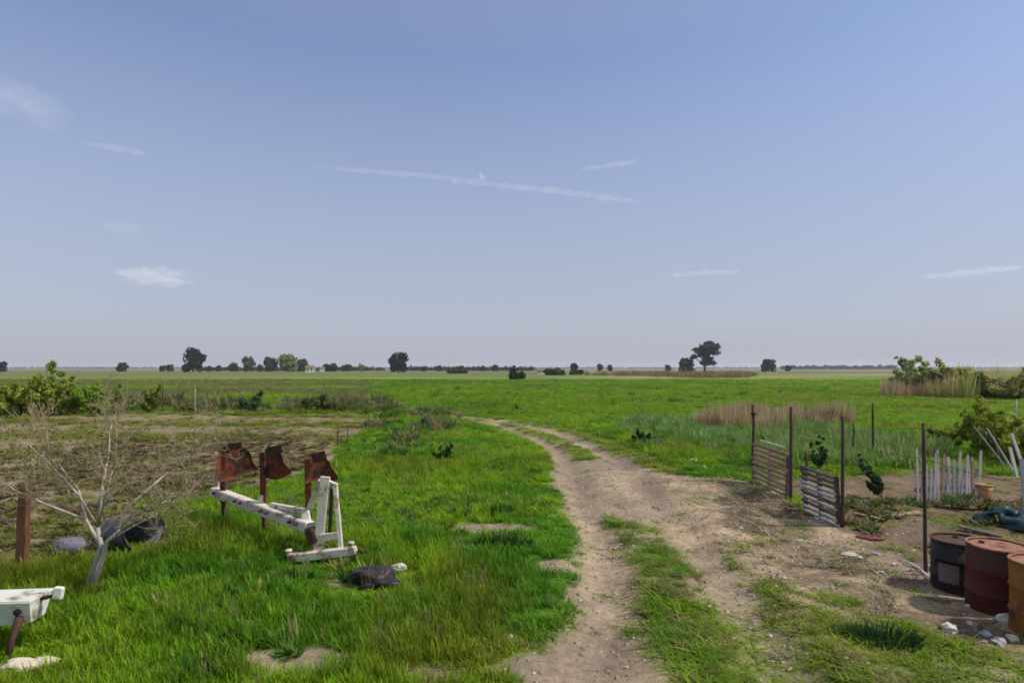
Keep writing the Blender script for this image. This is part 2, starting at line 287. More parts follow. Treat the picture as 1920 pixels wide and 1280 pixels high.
M = dict(
    ground=ground_mat(),
    white=surf('chipped_white_paint', (0.58, 0.50, 0.38), (0.74, 0.69, 0.58), 0.6, 7, (0.21, 0.11, 0.065), 0.565, bump=0.2),
    enamel=surf('dull_white_sheet_metal', (0.58, 0.62, 0.54), (0.72, 0.71, 0.60), 0.6, 5, (0.24, 0.15, 0.09), 0.6, bump=0.2),
    rust=surf('red_rust', (0.10, 0.026, 0.013), (0.22, 0.06, 0.026), 0.85, 8, (0.035, 0.022, 0.02), 0.53),
    darkrust=surf('dark_rust', (0.045, 0.028, 0.020), (0.11, 0.055, 0.034), 0.85, 12),
    brownpost=surf('rust_brown_post', (0.10, 0.045, 0.022), (0.17, 0.08, 0.04), 0.85, 14, (0.05, 0.03, 0.02), 0.6, stretch=(1, 1, 0.2)),
    thinpost=surf('dark_fence_post', (0.045, 0.032, 0.026), (0.11, 0.07, 0.05), 0.85, 20, stretch=(1, 1, 0.25)),
    woodgrey=surf('weathered_grey_board', (0.26, 0.24, 0.25), (0.50, 0.47, 0.46), 0.85, 16, (0.16, 0.12, 0.09), 0.66, stretch=(1, 1, 0.12)),
    woodpale=surf('bleached_board', (0.34, 0.32, 0.30), (0.58, 0.56, 0.51), 0.85, 16, (0.22, 0.18, 0.15), 0.68, stretch=(1, 1, 0.12)),
    woodbrown=surf('brown_slat', (0.23, 0.14, 0.09), (0.42, 0.30, 0.20), 0.85, 14, (0.14, 0.09, 0.08), 0.62, stretch=(0.2, 0.2, 1)),
    wooddark=surf('dark_purple_grey_slat', (0.085, 0.062, 0.062), (0.21, 0.165, 0.155), 0.85, 14, (0.05, 0.04, 0.04), 0.6, stretch=(0.2, 0.2, 1)),
    black=surf('shade_toned_black_drum', (0.018, 0.016, 0.016), (0.045, 0.034, 0.03), 0.6, 6, (0.10, 0.045, 0.03), 0.68),  # near black tone also stands for shade on the drum's side
    red=surf('dark_red_drum', (0.068, 0.012, 0.009), (0.115, 0.023, 0.016), 0.7, 5, (0.075, 0.035, 0.02), 0.54),  # red darkened so the drum's side looks shaded
    orange=surf('ochre_rust_drum', (0.20, 0.080, 0.014), (0.31, 0.13, 0.022), 0.75, 5, (0.11, 0.045, 0.02), 0.54),
    rimrust=surf('pale_rust_rim', (0.24, 0.10, 0.06), (0.38, 0.19, 0.125), 0.85, 9, (0.12, 0.055, 0.04), 0.57),
    label=surf('faded_grey_label', (0.13, 0.09, 0.085), (0.20, 0.16, 0.15), 0.8, 9),
    tarp=surf('dark_blue_tarp', (0.012, 0.026, 0.036), (0.03, 0.065, 0.075), 0.45, 4, bump=0.2),
    bucket=surf('faded_orange_plastic', (0.50, 0.24, 0.08), (0.62, 0.36, 0.15), 0.55, 5, (0.5, 0.42, 0.3), 0.66),
    sack=surf('black_purple_plastic', (0.018, 0.012, 0.014), (0.045, 0.027, 0.03), 0.4, 7, bump=0.5),
    tub=surf('grey_violet_plastic', (0.115, 0.105, 0.13), (0.20, 0.19, 0.22), 0.6, 5, (0.08, 0.07, 0.08), 0.62),
    stone=surf('pale_stone', (0.42, 0.38, 0.31), (0.60, 0.56, 0.48), 0.9, 9, (0.30, 0.26, 0.2), 0.64),
    stonegrey=surf('grey_stone', (0.28, 0.26, 0.25), (0.44, 0.41, 0.39), 0.9, 9, (0.2, 0.17, 0.14), 0.62),
    stonewarm=surf('sandy_concrete', (0.50, 0.43, 0.30), (0.66, 0.58, 0.43), 0.9, 7, (0.32, 0.25, 0.15), 0.64),
    rag=surf('faded_red_cloth', (0.14, 0.03, 0.04), (0.25, 0.08, 0.09), 0.9, 9),
    pipe=surf('white_plastic_pipe', (0.45, 0.44, 0.44), (0.62, 0.61, 0.60), 0.6, 8),
    barkpale=surf('pale_bark', (0.36, 0.31, 0.24), (0.55, 0.49, 0.40), 0.9, 18, (0.15, 0.12, 0.09), 0.6, stretch=(1, 1, 0.25)),
    twig=surf('grey_brown_twig', (0.28, 0.21, 0.13), (0.44, 0.35, 0.23), 0.9, 14),
    bark=surf('dark_bark', (0.06, 0.045, 0.035), (0.12, 0.09, 0.07), 0.9, 6),
    wall=surf('cream_render', (0.62, 0.57, 0.46), (0.70, 0.66, 0.55), 0.9, 1.5),
    roof=surf('brown_tile_roof', (0.20, 0.12, 0.09), (0.28, 0.18, 0.13), 0.9, 2.5),
    gravel=leaf_mat('mixed_gravel', base=(0.32, 0.26, 0.19), var=0.5, trans=0.0),
    dark=surf('dark_opening', (0.02, 0.02, 0.022), (0.03, 0.03, 0.032), 0.5, 3),
    inst=leaf_mat('grass_blades', attr='INSTANCER', var=0.3, trans=0.48),
    leaf=leaf_mat('leaves', attr='GEOMETRY', var=0.35, trans=0.38),
)

# ------------------------------------------------------------------ mesh helpers
def tag(o, label=None, cat=None, group=None, kind=None):
    if label: o['label'] = label
    if cat: o['category'] = cat
    if group: o['group'] = group
    if kind: o['kind'] = kind
    return o

def empty(name, loc, rz=0.0, label=None, cat=None, group=None):
    o = bpy.data.objects.new(name, None); COL.objects.link(o)
    o.location = loc; o.rotation_euler = (0, 0, rz); o.empty_display_size = 0.2
    return tag(o, label, cat, group)

class MB:
    def __init__(s): s.v = []; s.f = []; s.sm = []; s.c = []
    def add(s, vs, fs, smooth=False, col=None):
        o = len(s.v); s.v += [tuple(p) for p in vs]; s.f += [tuple(i + o for i in f) for f in fs]; s.sm += [smooth] * len(fs)
        if col is not None: s.c += [tuple(col)] * len(vs)
    def box(s, c, size, rot=None, jit=0.0, bev=0.0):
        hx, hy, hz = (q / 2 for q in size); R = (rot if rot is not None else Matrix.Identity(3))
        c = Vector(c)
        if bev <= 0:
            pts = [(x, y, z) for z in (-hz, hz) for y in (-hy, hy) for x in (-hx, hx)]
            pts = [c + R @ Vector([q + random.uniform(-jit, jit) for q in p]) for p in pts]
            s.add(pts, [(0, 2, 3, 1), (4, 5, 7, 6), (0, 1, 5, 4), (2, 6, 7, 3), (0, 4, 6, 2), (1, 3, 7, 5)])
        else:                                   # edges along z chamfered, ends chamfered
            prof = [(hx - bev, -hy), (hx, -hy + bev), (hx, hy - bev), (hx - bev, hy), (-hx + bev, hy), (-hx, hy - bev), (-hx, -hy + bev), (-hx + bev, -hy)]
            lev = [(-hz, (hx - bev) / hx, (hy - bev) / hy), (-hz + bev, 1, 1), (hz - bev, 1, 1), (hz, (hx - bev) / hx, (hy - bev) / hy)]
            pts = [c + R @ Vector((x * sx, y * sy, z)) for z, sx, sy in lev for x, y in prof]
            fs = [(k * 8 + i, k * 8 + (i + 1) % 8, k * 8 + 8 + (i + 1) % 8, k * 8 + 8 + i) for k in range(3) for i in range(8)]
            s.add(pts, fs + [tuple(range(7, -1, -1)), tuple(range(24, 32))])
    def tube(s, pts, rad, n=6, cap=True, smooth=True):
        pts = [Vector(p) for p in pts]; rad = rad if hasattr(rad, '__len__') else [rad] * len(pts)
        t0 = (pts[1] - pts[0]).normalized(); u = t0.orthogonal().normalized(); vs = []
        for i, p in enumerate(pts):
            t = (pts[min(i + 1, len(pts) - 1)] - pts[max(i - 1, 0)]).normalized()
            u = (u - t * u.dot(t)).normalized(); w = t.cross(u)
            for k in range(n):
                a = 2 * math.pi * k / n; vs.append(p + (u * math.cos(a) + w * math.sin(a)) * rad[i])
        fs = [(i * n + k, i * n + (k + 1) % n, (i + 1) * n + (k + 1) % n, (i + 1) * n + k) for i in range(len(pts) - 1) for k in range(n)]
        if cap: fs += [tuple(range(n - 1, -1, -1)), tuple(range((len(pts) - 1) * n, len(pts) * n))]
        s.add(vs, fs, smooth)
    def lathe(s, prof, n=24, c=(0, 0, 0), smooth=True, dent=None, closed=False):
        vs = []
        for r, z in prof:
            for k in range(n):
                a = 2 * math.pi * k / n; q = r + (dent(a, z) if dent else 0)
                vs.append((c[0] + q * math.cos(a), c[1] + q * math.sin(a), c[2] + z))
        m = len(prof)
        fs = [(i * n + k, i * n + (k + 1) % n, (i + 1) * n + (k + 1) % n, (i + 1) * n + k) for i in range(m - 1) for k in range(n)]
        if closed: fs += [((m - 1) * n + k, (m - 1) * n + (k + 1) % n, (k + 1) % n, k) for k in range(n)]
        s.add(vs, fs, smooth)
    def build(s, name, mat, parent=None, loc=None, rz=None):
        me = bpy.data.meshes.new(name); me.from_pydata(s.v, [], s.f); me.polygons.foreach_set('use_smooth', s.sm)
        if s.c and len(s.c) == len(s.v):
            a = me.color_attributes.new('Col', 'FLOAT_COLOR', 'POINT')
            a.data.foreach_set('color', np.c_[np.array(s.c), np.ones(len(s.c))].astype(np.float32).ravel())
        me.materials.append(M[mat] if isinstance(mat, str) else mat); me.update()
        o = bpy.data.objects.new(name, me); COL.objects.link(o)
        if parent is not None: o.parent = parent
        if loc is not None: o.location = loc
        if rz is not None: o.rotation_euler = (0, 0, rz)
        return o

def quads_mesh(name, V, colors, mat, parent=None, loc=None, verts_per=4):
    n = len(V) // verts_per
    me = bpy.data.meshes.new(name)
    me.vertices.add(len(V)); me.vertices.foreach_set('co', np.asarray(V, np.float32).ravel())
    me.loops.add(n * verts_per); me.loops.foreach_set('vertex_index', np.arange(n * verts_per, dtype=np.int32))
    me.polygons.add(n); me.polygons.foreach_set('loop_start', np.arange(0, n * verts_per, verts_per, dtype=np.int32))
    me.polygons.foreach_set('loop_total', np.full(n, verts_per, np.int32))
    a = me.color_attributes.new('Col', 'FLOAT_COLOR', 'POINT')
    a.data.foreach_set('color', np.c_[np.repeat(colors, verts_per, 0), np.ones(len(V))].astype(np.float32).ravel())
    me.materials.append(M[mat]); me.update(calc_edges=True)
    o = bpy.data.objects.new(name, me); COL.objects.link(o)
    if parent is not None: o.parent = parent
    if loc is not None: o.location = loc
    return o

def leaf_cloud(r, lumps, n, size, col, colvar=0.25, aspect=1.6, shell=0.55):
    """n leaf-sized quads spread through a set of lumps (cx,cy,cz,rx,ry,rz)"""
    lumps = np.array(lumps, float); w = lumps[:, 3] * lumps[:, 4] + lumps[:, 4] * lumps[:, 5]; k = r.choice(len(lumps), n, p=w / w.sum())
    d = r.normal(size=(n, 3)); d /= np.linalg.norm(d, axis=1)[:, None]
    rad = shell + (1.08 - shell) * r.random(n) ** 0.7
    c = lumps[k, :3] + d * lumps[k, 3:] * rad[:, None]
    u = r.normal(size=(n, 3)); u /= np.linalg.norm(u, axis=1)[:, None]
    nrm = d + 0.8 * r.normal(size=(n, 3)); v = np.cross(nrm, u); v /= np.linalg.norm(v, axis=1)[:, None]
    u = np.cross(v, nrm); u /= np.linalg.norm(u, axis=1)[:, None]
    s = size * (0.55 + 0.9 * r.random(n)); u *= (s * aspect / 2)[:, None]; v *= (s / 2)[:, None]
    V = np.stack([c - u, c - v * 0.9 - u * 0.1, c + u, c + v * 0.9 - u * 0.1], 1).reshape(-1, 3)
    lump_t = 1 + colvar * (r.random(len(lumps)) - 0.5) * 2
    cl = np.array(col)[None] * (lump_t[k] * (1 + colvar * (r.random(n) - 0.5)))[:, None]
    return V, cl

# ------------------------------------------------------------------ ground, track and ploughed plots: one seamless sheet cut along its borders
def graded(start, step, growth, end):
    out = [start]; s = step
    while out[-1] < end:
        s = max(step, out[-1] * growth); out.append(out[-1] + s)
    return np.array(out)
xs_p = graded(0.0, 0.085, 0.024, 3500); xs = np.concatenate([-xs_p[:0:-1], xs_p])
ys = np.concatenate([np.linspace(-40, 2, 22), graded(2.2, 0.075, 0.0135, 3500)])
GX, GY = np.meshgrid(xs, ys); nx, ny = len(xs), len(ys)
GZ = terrain(GX, GY)
bare, scol, vcol, ght, info = cover(GX, GY)
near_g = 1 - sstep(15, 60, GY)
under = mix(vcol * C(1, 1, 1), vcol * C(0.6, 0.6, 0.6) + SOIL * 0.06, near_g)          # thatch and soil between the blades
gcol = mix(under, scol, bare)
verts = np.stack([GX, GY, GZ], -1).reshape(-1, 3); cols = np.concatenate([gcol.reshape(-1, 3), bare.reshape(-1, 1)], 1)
idx = np.arange(nx * ny).reshape(ny, nx)
F = np.stack([idx[:-1, :-1], idx[:-1, 1:], idx[1:, 1:], idx[1:, :-1]], -1).reshape(-1, 4)
ctr = verts[F].mean(1)
tr = (np.minimum(d_line(ctr[:, 0], ctr[:, 1], RUT_L), d_line(ctr[:, 0], ctr[:, 1], RUT_R)) < 0.5) | \
     ((np.abs(ctr[:, 0] - RUT_X(ctr[:, 1])) < 0.8) & (ctr[:, 1] > 2) & (ctr[:, 1] < 31)) | in_poly(ctr[:, 0], ctr[:, 1], PAD)
pl_f = in_poly(ctr[:, 0], ctr[:, 1], PLOT_L) & ~tr; pr_f = in_poly(ctr[:, 0], ctr[:, 1], PLOT_R) & ~tr
yd_f = in_poly(ctr[:, 0], ctr[:, 1], YARD) & ~tr & ~pr_f
cls = np.where(tr, 1, np.where(pl_f, 2, np.where(pr_f, 3, np.where(yd_f, 4, 0))))
for k, (nm, lab) in enumerate([('ground', 'flat green farmland reaching to the horizon'), ('dirt_track', 'two rutted wheel tracks of pale dirt curving to the left'),
                               ('ploughed_plot', 'brown ploughed garden plot on the left'), ('garden_plot', 'brown garden soil behind the posts on the right'),
                               ('bare_yard', 'pale stony bare earth between track and fence posts')]):
    f = F[cls == k]; used, inv = np.unique(f, return_inverse=True); inv = inv.reshape(-1)
    me = bpy.data.meshes.new(nm)
    me.vertices.add(len(used)); me.vertices.foreach_set('co', verts[used].astype(np.float32).ravel())
    me.loops.add(len(f) * 4); me.loops.foreach_set('vertex_index', inv.astype(np.int32))
    me.polygons.add(len(f)); me.polygons.foreach_set('loop_start', np.arange(0, len(f) * 4, 4, dtype=np.int32)); me.polygons.foreach_set('loop_total', np.full(len(f), 4, np.int32))
    a = me.color_attributes.new('Col', 'FLOAT_COLOR', 'POINT'); a.data.foreach_set('color', cols[used].astype(np.float32).ravel())
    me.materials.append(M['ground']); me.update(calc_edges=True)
    me.polygons.foreach_set('use_smooth', np.ones(len(f), bool))
    o = bpy.data.objects.new(nm, me); COL.objects.link(o); tag(o, label=lab, kind='structure')

# ------------------------------------------------------------------ scattered vegetation (stuff): blade tufts set out by geometry nodes
PROTO = bpy.data.collections.new('tuft_shapes')
def tuft(name, seed, blades, spread, width, lean, curl, hvar=0.5, broad=False):
    r = np.random.default_rng(seed); V = []; Fc = []
    for b in range(blades):
        a, q = r.random() * 6.283, spread * math.sqrt(r.random()); bx, by = q * math.cos(a), q * math.sin(a)
        d = r.random() * 6.283; L = (1 - hvar) + hvar * r.random(); le = lean * (0.3 + r.random()); w = width * (0.7 + 0.6 * r.random())
        t = np.array([math.cos(d), math.sin(d)]); s = np.array([-t[1], t[0]]); o = len(V)
        lev = ((0, 0.75), (0.4, 1.0), (0.75, 0.7), (1, 0)) if not broad else ((0, 0.2), (0.35, 1.0), (0.7, 0.85), (1, 0))
        for k, (h, ww) in enumerate(lev):
            off = t * (le * h + curl * h * h); z = L * h * (1 - 0.25 * curl * h)
            if ww > 0:
                V += [(bx + off[0] - s[0] * w * ww / 2, by + off[1] - s[1] * w * ww / 2, z), (bx + off[0] + s[0] * w * ww / 2, by + off[1] + s[1] * w * ww / 2, z)]
            else: V.append((bx + off[0], by + off[1], z))
        Fc += [(o, o + 1, o + 3, o + 2), (o + 2, o + 3, o + 5, o + 4), (o + 4, o + 5, o + 6)]
    me = bpy.data.meshes.new(name); me.from_pydata(V, [], Fc); me.materials.append(M['inst']); me.update()
    ob = bpy.data.objects.new(name, me); return ob

def proto_set(name, obs):
    c = bpy.data.collections.new(name)
    for o in obs: c.objects.link(o)
    return c
P_GRASS = proto_set('grass_tufts', [tuft('tuft_a%d' % i, 100 + i, 26, 0.5, 0.055, 0.28, 0.30) for i in range(6)])
P_SHORT = proto_set('short_tufts', [tuft('tuft_b%d' % i, 200 + i, 22, 0.55, 0.07, 0.6, 0.5) for i in range(5)])
P_WEED = proto_set('weed_tufts', [tuft('tuft_c%d' % i, 300 + i, 24, 0.45, 0.16, 0.45, 0.35, 0.75, True) for i in range(5)])
P_REED = proto_set('reed_tufts', [tuft('tuft_d%d' % i, 400 + i, 20, 0.5, 0.035, 0.14, 0.10, 0.45) for i in range(4)])

def scatter(name, pts, rz, sxy, sz, tint, protos, label, cat, tilt=0.12):
    n = len(pts)
    me = bpy.data.meshes.new(name); me.vertices.add(n); me.vertices.foreach_set('co', np.asarray(pts, np.float32).ravel())
    def at(nm, ty, dom, key, val):
        a = me.attributes.new(nm, ty, dom); a.data.foreach_set(key, np.ascontiguousarray(val).ravel())
    rot = np.c_[rng.normal(0, tilt, n), rng.normal(0, tilt, n), rz]
    at('rot', 'FLOAT_VECTOR', 'POINT', 'vector', rot.astype(np.float32))
    at('scl', 'FLOAT_VECTOR', 'POINT', 'vector', np.c_[sxy, sxy, sz].astype(np.float32))
    at('pick', 'INT', 'POINT', 'value', rng.integers(0, 64, n).astype(np.int32))
    at('tint', 'FLOAT_COLOR', 'POINT', 'color', np.c_[tint, np.ones(n)].astype(np.float32))
    o = bpy.data.objects.new(name, me); COL.objects.link(o); me.materials.append(M['inst'])
    ng = bpy.data.node_groups.new(name, 'GeometryNodeTree')
    ng.interface.new_socket('Geometry', in_out='INPUT', socket_type='NodeSocketGeometry'); ng.interface.new_socket('Geometry', in_out='OUTPUT', socket_type='NodeSocketGeometry')
    N, L = ng.nodes, ng.links
    gi, go = N.new('NodeGroupInput'), N.new('NodeGroupOutput')
    ip = N.new('GeometryNodeInstanceOnPoints'); ci = N.new('GeometryNodeCollectionInfo')
    ci.inputs['Collection'].default_value = protos; ci.inputs['Separate Children'].default_value = True; ci.inputs['Reset Children'].default_value = True
    ip.inputs['Pick Instance'].default_value = True
    def named(nm, ty):
        q = N.new('GeometryNodeInputNamedAttribute'); q.data_type = ty; q.inputs['Name'].default_value = nm; return [s for s in q.outputs if s.enabled and s.name == 'Attribute'][0]
    m2p = N.new('GeometryNodeMeshToPoints')
    L.new(gi.outputs[0], m2p.inputs['Mesh']); L.new(m2p.outputs[0], ip.inputs['Points']); L.new(ci.outputs[0], ip.inputs['Instance'])
    L.new(named('pick', 'INT'), ip.inputs['Instance Index']); L.new(named('rot', 'FLOAT_VECTOR'), ip.inputs['Rotation']); L.new(named('scl', 'FLOAT_VECTOR'), ip.inputs['Scale'])
    L.new(ip.outputs[0], go.inputs[0])
    md = o.modifiers.new('tufts', 'NODES'); md.node_group = ng
    return tag(o, label, cat, kind='stuff')

def wedge(n, y0, y1, p, margin=3.0, wide=0.92):
    """n spots in the land ahead, thinning with distance as y**-p"""
    q = 2 - p; u = rng.random(n)
    y = (y0 ** q + u * (y1 ** q - y0 ** q)) ** (1 / q)
    x = (rng.random(n) * 2 - 1) * (wide * y + margin)
    keep = rng.random(n) < (wide * y + margin) / (wide * y + margin * y / y0)
    return x, y

KEEP_LOW = [(gp(600, 1062), 0.62, 0.3), (gp(590, 1085), 0.55, 0.35), (gp(700, 1112), 0.5, 0.35), (gp(745, 1090), 0.3, 0.4), (gp(245, 1040), 0.6, 0.4), (gp(40, 1250), 0.5, 0.35), (gp(160, 1112), 0.3, 0.4), (gp(640, 1110), 0.4, 0.35)]
def blades():
    n = 105000
    x, y = wedge(n, 4.3, 130, 1.55)
    b, sc, vc, ht, inf = cover(x, y)
    bp = np.where(inf['ruts'] < 0.3, b ** 0.7, b)
    keep = rng.random(n) > np.clip(bp * 1.06, 0, 0.985)
    for (cx, cy_), rad, f in KEEP_LOW:
        ht = ht * (1 - (1 - f) * (1 - sstep(rad * 0.5, rad * 1.3, np.hypot(x - cx, y - cy_))))
    keep &= ~((y > 16) & inf['pl'] & (rng.random(n) < 0.25))
    x, y, b, vc, ht = x[keep], y[keep], b[keep], vc[keep], ht[keep]; inf = {k: v[keep] for k, v in inf.items()}
    z = terrain(x, y) - 0.01
    s = (0.10 + 0.0095 * y) * (0.75 + 0.5 * rng.random(len(x)))
    h = ht * (0.6 + 0.8 * rng.random(len(x))) * (1 + 0.003 * y)
    t = vc * (0.78 + 0.6 * rng.random(len(x)))[:, None]
    dr = rng.random(len(x)) < (0.025 + 0.14 * inf['strip'] + 0.2 * inf['yard'] + 0.18 * inf['pl'] + 0.12 * inf['pr'])
    t[dr] = DRY * (0.6 + 0.6 * rng.random(dr.sum()))[:, None]
    rz = rng.random(len(x)) * 6.283; P = np.c_[x, y, z]
    left = (x < RUT_X(y) - 0.9) & ~inf['pl'] & (y < 34); plot = inf['pl']; rest = ~left & ~plot
    far = rest & (y > 16.5); short = rest & ~far
    for msk, nm, lab, pr in ((left, 'verge_grass', 'tall bright green grass on the left of the track', P_GRASS), (plot, 'plot_weeds', 'thin dry weeds over the ploughed plot', P_SHORT),
                             (short, 'short_grass', 'short patchy grass along the wheel ruts and the yard', P_SHORT), (far, 'field_grass', 'wide bright green field of young grass beyond the bend', P_GRASS)):
        scatter(nm, P[msk], rz[msk], s[msk], h[msk], t[msk], pr, lab, 'grass')
blades()

def patch(name, poly_px, n, hmin, hmax, sxy, colours, protos, label, cat, clump=0.0, fringe=0.0, seed=1):
    poly = [gp(*p) for p in poly_px]; px = np.array(poly)
    x = rng.uniform(px[:, 0].min() - fringe, px[:, 0].max() + fringe, n * 3); y = rng.uniform(px[:, 1].min() - fringe, px[:, 1].max() + fringe, n * 3)
    k = in_poly(x + (fbm(x * 0.5, y * 0.5, seed, 3) - 0.5) * 3, y + (fbm(x * 0.5, y * 0.5, seed + 5, 3) - 0.5) * 5, poly)
    k &= fbm(x * 0.6, y * 0.6, seed + 9, 3) > clump
    x, y = x[k][:n], y[k][:n]; m = len(x)
    g = fbm(x * 0.7, y * 0.7, seed + 2, 3)
    h = (hmin + (hmax - hmin) * np.clip(g * 1.6 - 0.3, 0, 1)) * (0.7 + 0.5 * rng.random(m))
    ci = rng.integers(0, len(colours), m); t = np.array(colours)[ci] * (0.7 + 0.6 * rng.random(m))[:, None]
    return scatter(name, np.c_[x, y, terrain(x, y) - 0.02], rng.random(m) * 6.283, sxy * (0.7 + 0.6 * rng.random(m)), h, t, protos, label, cat)

GG = [(0.19, 0.34, 0.07), (0.14, 0.29, 0.05), (0.26, 0.33, 0.14)]
patch('dry_weeds', [(1310, 802), (1340, 782), (1480, 784), (1590, 794), (1600, 806), (1480, 808), (1340, 808)], 680, 0.5, 1.5, 0.4, [(0.52, 0.36, 0.23), (0.55, 0.42, 0.26), (0.40, 0.31, 0.17), (0.28, 0.27, 0.10)], P_REED, 'stand of dry tan weed stalks beyond the fence posts', 'weeds', clump=0.45, seed=3)
patch('green_weeds', [(1400, 812), (1640, 815), (1720, 850), (1690, 880), (1500, 882), (1420, 880)], 1100, 0.3, 0.85, 0.36, [(0.17, 0.33, 0.045), (0.22, 0.33, 0.09), (0.26, 0.31, 0.12)], P_GRASS, 'rank dark green weeds behind the slatted panels', 'weeds', seed=4)
patch('grey_weeds', [(1130, 800), (1220, 785), (1340, 790), (1400, 815), (1400, 850), (1260, 840), (1170, 825)], 620, 0.25, 0.7, 0.32, GG, P_GRASS, 'grey green weeds right of the track bend', 'weeds', clump=0.42, seed=6)
patch('bank_weeds', [(-150, 778), (-150, 758), (300, 758), (720, 757), (735, 774), (400, 775), (210, 777)], 1500, 0.3, 1.15, 0.42, [(0.14, 0.19, 0.05), (0.10, 0.19, 0.035), (0.2, 0.19, 0.07), (0.24, 0.17, 0.09)], P_WEED, 'band of mixed weeds along the far edge of the ploughed plot', 'weeds', clump=0.48, seed=7)
patch('middle_weeds', [(700, 800), (740, 775), (850, 775), (870, 800), (800, 830), (730, 860)], 300, 0.25, 0.65, 0.3, [(0.14, 0.20, 0.06), (0.09, 0.2, 0.025), (0.33, 0.25, 0.12)], P_WEED, 'loose weeds left of where the track bends away', 'weeds', clump=0.4, seed=8)
patch('garden_weeds', [(1600, 940), (1720, 925), (1900, 915), (1910, 950), (1740, 1020), (1640, 1000)], 200, 0.10, 0.28, 0.22, [(0.10, 0.15, 0.03), (0.07, 0.13, 0.03), (0.2, 0.17, 0.07)], P_WEED, 'scattered low weeds on the fenced garden soil', 'weeds', clump=0.48, seed=10)
patch('dry_reeds', [(1650, 745), (1680, 735), (1790, 733), (1800, 742), (1740, 747)], 260, 1.0, 2.3, 0.7, [(0.50, 0.36, 0.23), (0.46, 0.33, 0.2), (0.36, 0.29, 0.13)], P_REED, 'tan reeds at the foot of the big bushes on the right', 'reeds', seed=12)
patch('cane_thicket', [(1672, 742), (1690, 734), (1800, 732), (1960, 734), (1990, 748), (1800, 748), (1740, 746)], 900, 1.4, 3.4, 0.8, [(0.40, 0.44, 0.13), (0.44, 0.42, 0.15), (0.34, 0.40, 0.12), (0.48, 0.40, 0.2)], P_REED, 'olive tan cane thicket around the big bushes on the right', 'canes', clump=0.42, seed=33)
patch('far_reeds', [(1090, 703), (1220, 702), (1300, 703), (1420, 703), (1400, 708), (1320, 709), (1230, 706)], 900, 0.8, 2.6, 1.5, [(0.32, 0.21, 0.13), (0.27, 0.19, 0.11), (0.2, 0.17, 0.08)], P_REED, 'far stand of brown reeds below the spreading tree', 'reeds', seed=14)
patch('stubble_weeds', [(-60, 1080), (-60, 850), (300, 820), (560, 812), (650, 815), (600, 870), (420, 925), (280, 960), (190, 1060)], 2400, 0.05, 0.2, 0.18, [(0.22, 0.17, 0.09), (0.17, 0.17, 0.05), (0.12, 0.16, 0.03), (0.27, 0.19, 0.12), (0.2, 0.15, 0.1)], P_WEED, 'brownish stubble and small weeds on the near ploughed soil', 'weeds', clump=0.36, seed=19)
patch('straw', [(1230, 900), (1400, 905), (1500, 955), (1600, 1000), (1735, 1085), (1880, 1180), (1800, 1215), (1650, 1150), (1480, 1090), (1380, 1050), (1300, 960)], 1500, 0.015, 0.05, 0.16, [(0.42, 0.35, 0.22), (0.36, 0.28, 0.18), (0.48, 0.42, 0.30), (0.2, 0.15, 0.1)], P_SHORT, 'pale straw and dead stalks strewn over the bare yard', 'straw', clump=0.42, seed=23)
patch('verge_weeds', [(-40, 1290), (-20, 1120), (200, 1080), (320, 965), (620, 905), (700, 800), (850, 800), (1010, 880), (1040, 960), (1000, 1100), (930, 1290)], 900, 0.08, 0.26, 0.14, [(0.06, 0.17, 0.02), (0.12, 0.26, 0.03), (0.22, 0.27, 0.04), (0.04, 0.12, 0.02)], P_WEED, 'broad leaved weeds among the verge grass', 'weeds', clump=0.5, seed=27)
patch('seed_stalks', [(-40, 1290), (-20, 1120), (200, 1080), (320, 965), (620, 905), (700, 800), (850, 800), (1010, 880), (1040, 960), (1000, 1100), (930, 1290)], 170, 0.15, 0.34, 0.12, [(0.42, 0.36, 0.17), (0.30, 0.30, 0.09), (0.50, 0.43, 0.24)], P_REED, 'thin dry seed stalks standing in the verge grass', 'weeds', clump=0.47, seed=29)
patch('field_tufts', [(800, 775), (1000, 765), (1400, 780), (1650, 770), (1650, 722), (900, 716), (740, 730)], 420, 0.3, 0.75, 0.6, [(0.07, 0.19, 0.015), (0.20, 0.28, 0.03), (0.28, 0.27, 0.07), (0.05, 0.14, 0.02)], P_GRASS, 'scattered taller tufts across the green field', 'grass', clump=0.5, seed=37)
patch('field_weeds', [(560, 770), (700, 762), (760, 750), (700, 725), (300, 722), (150, 740), (200, 768)], 1500, 0.15, 0.5, 0.5, [(0.17, 0.19, 0.07), (0.13, 0.21, 0.04), (0.24, 0.19, 0.09)], P_WEED, 'muted weedy field beyond the ploughed plot', 'weeds', clump=0.5, seed=15)

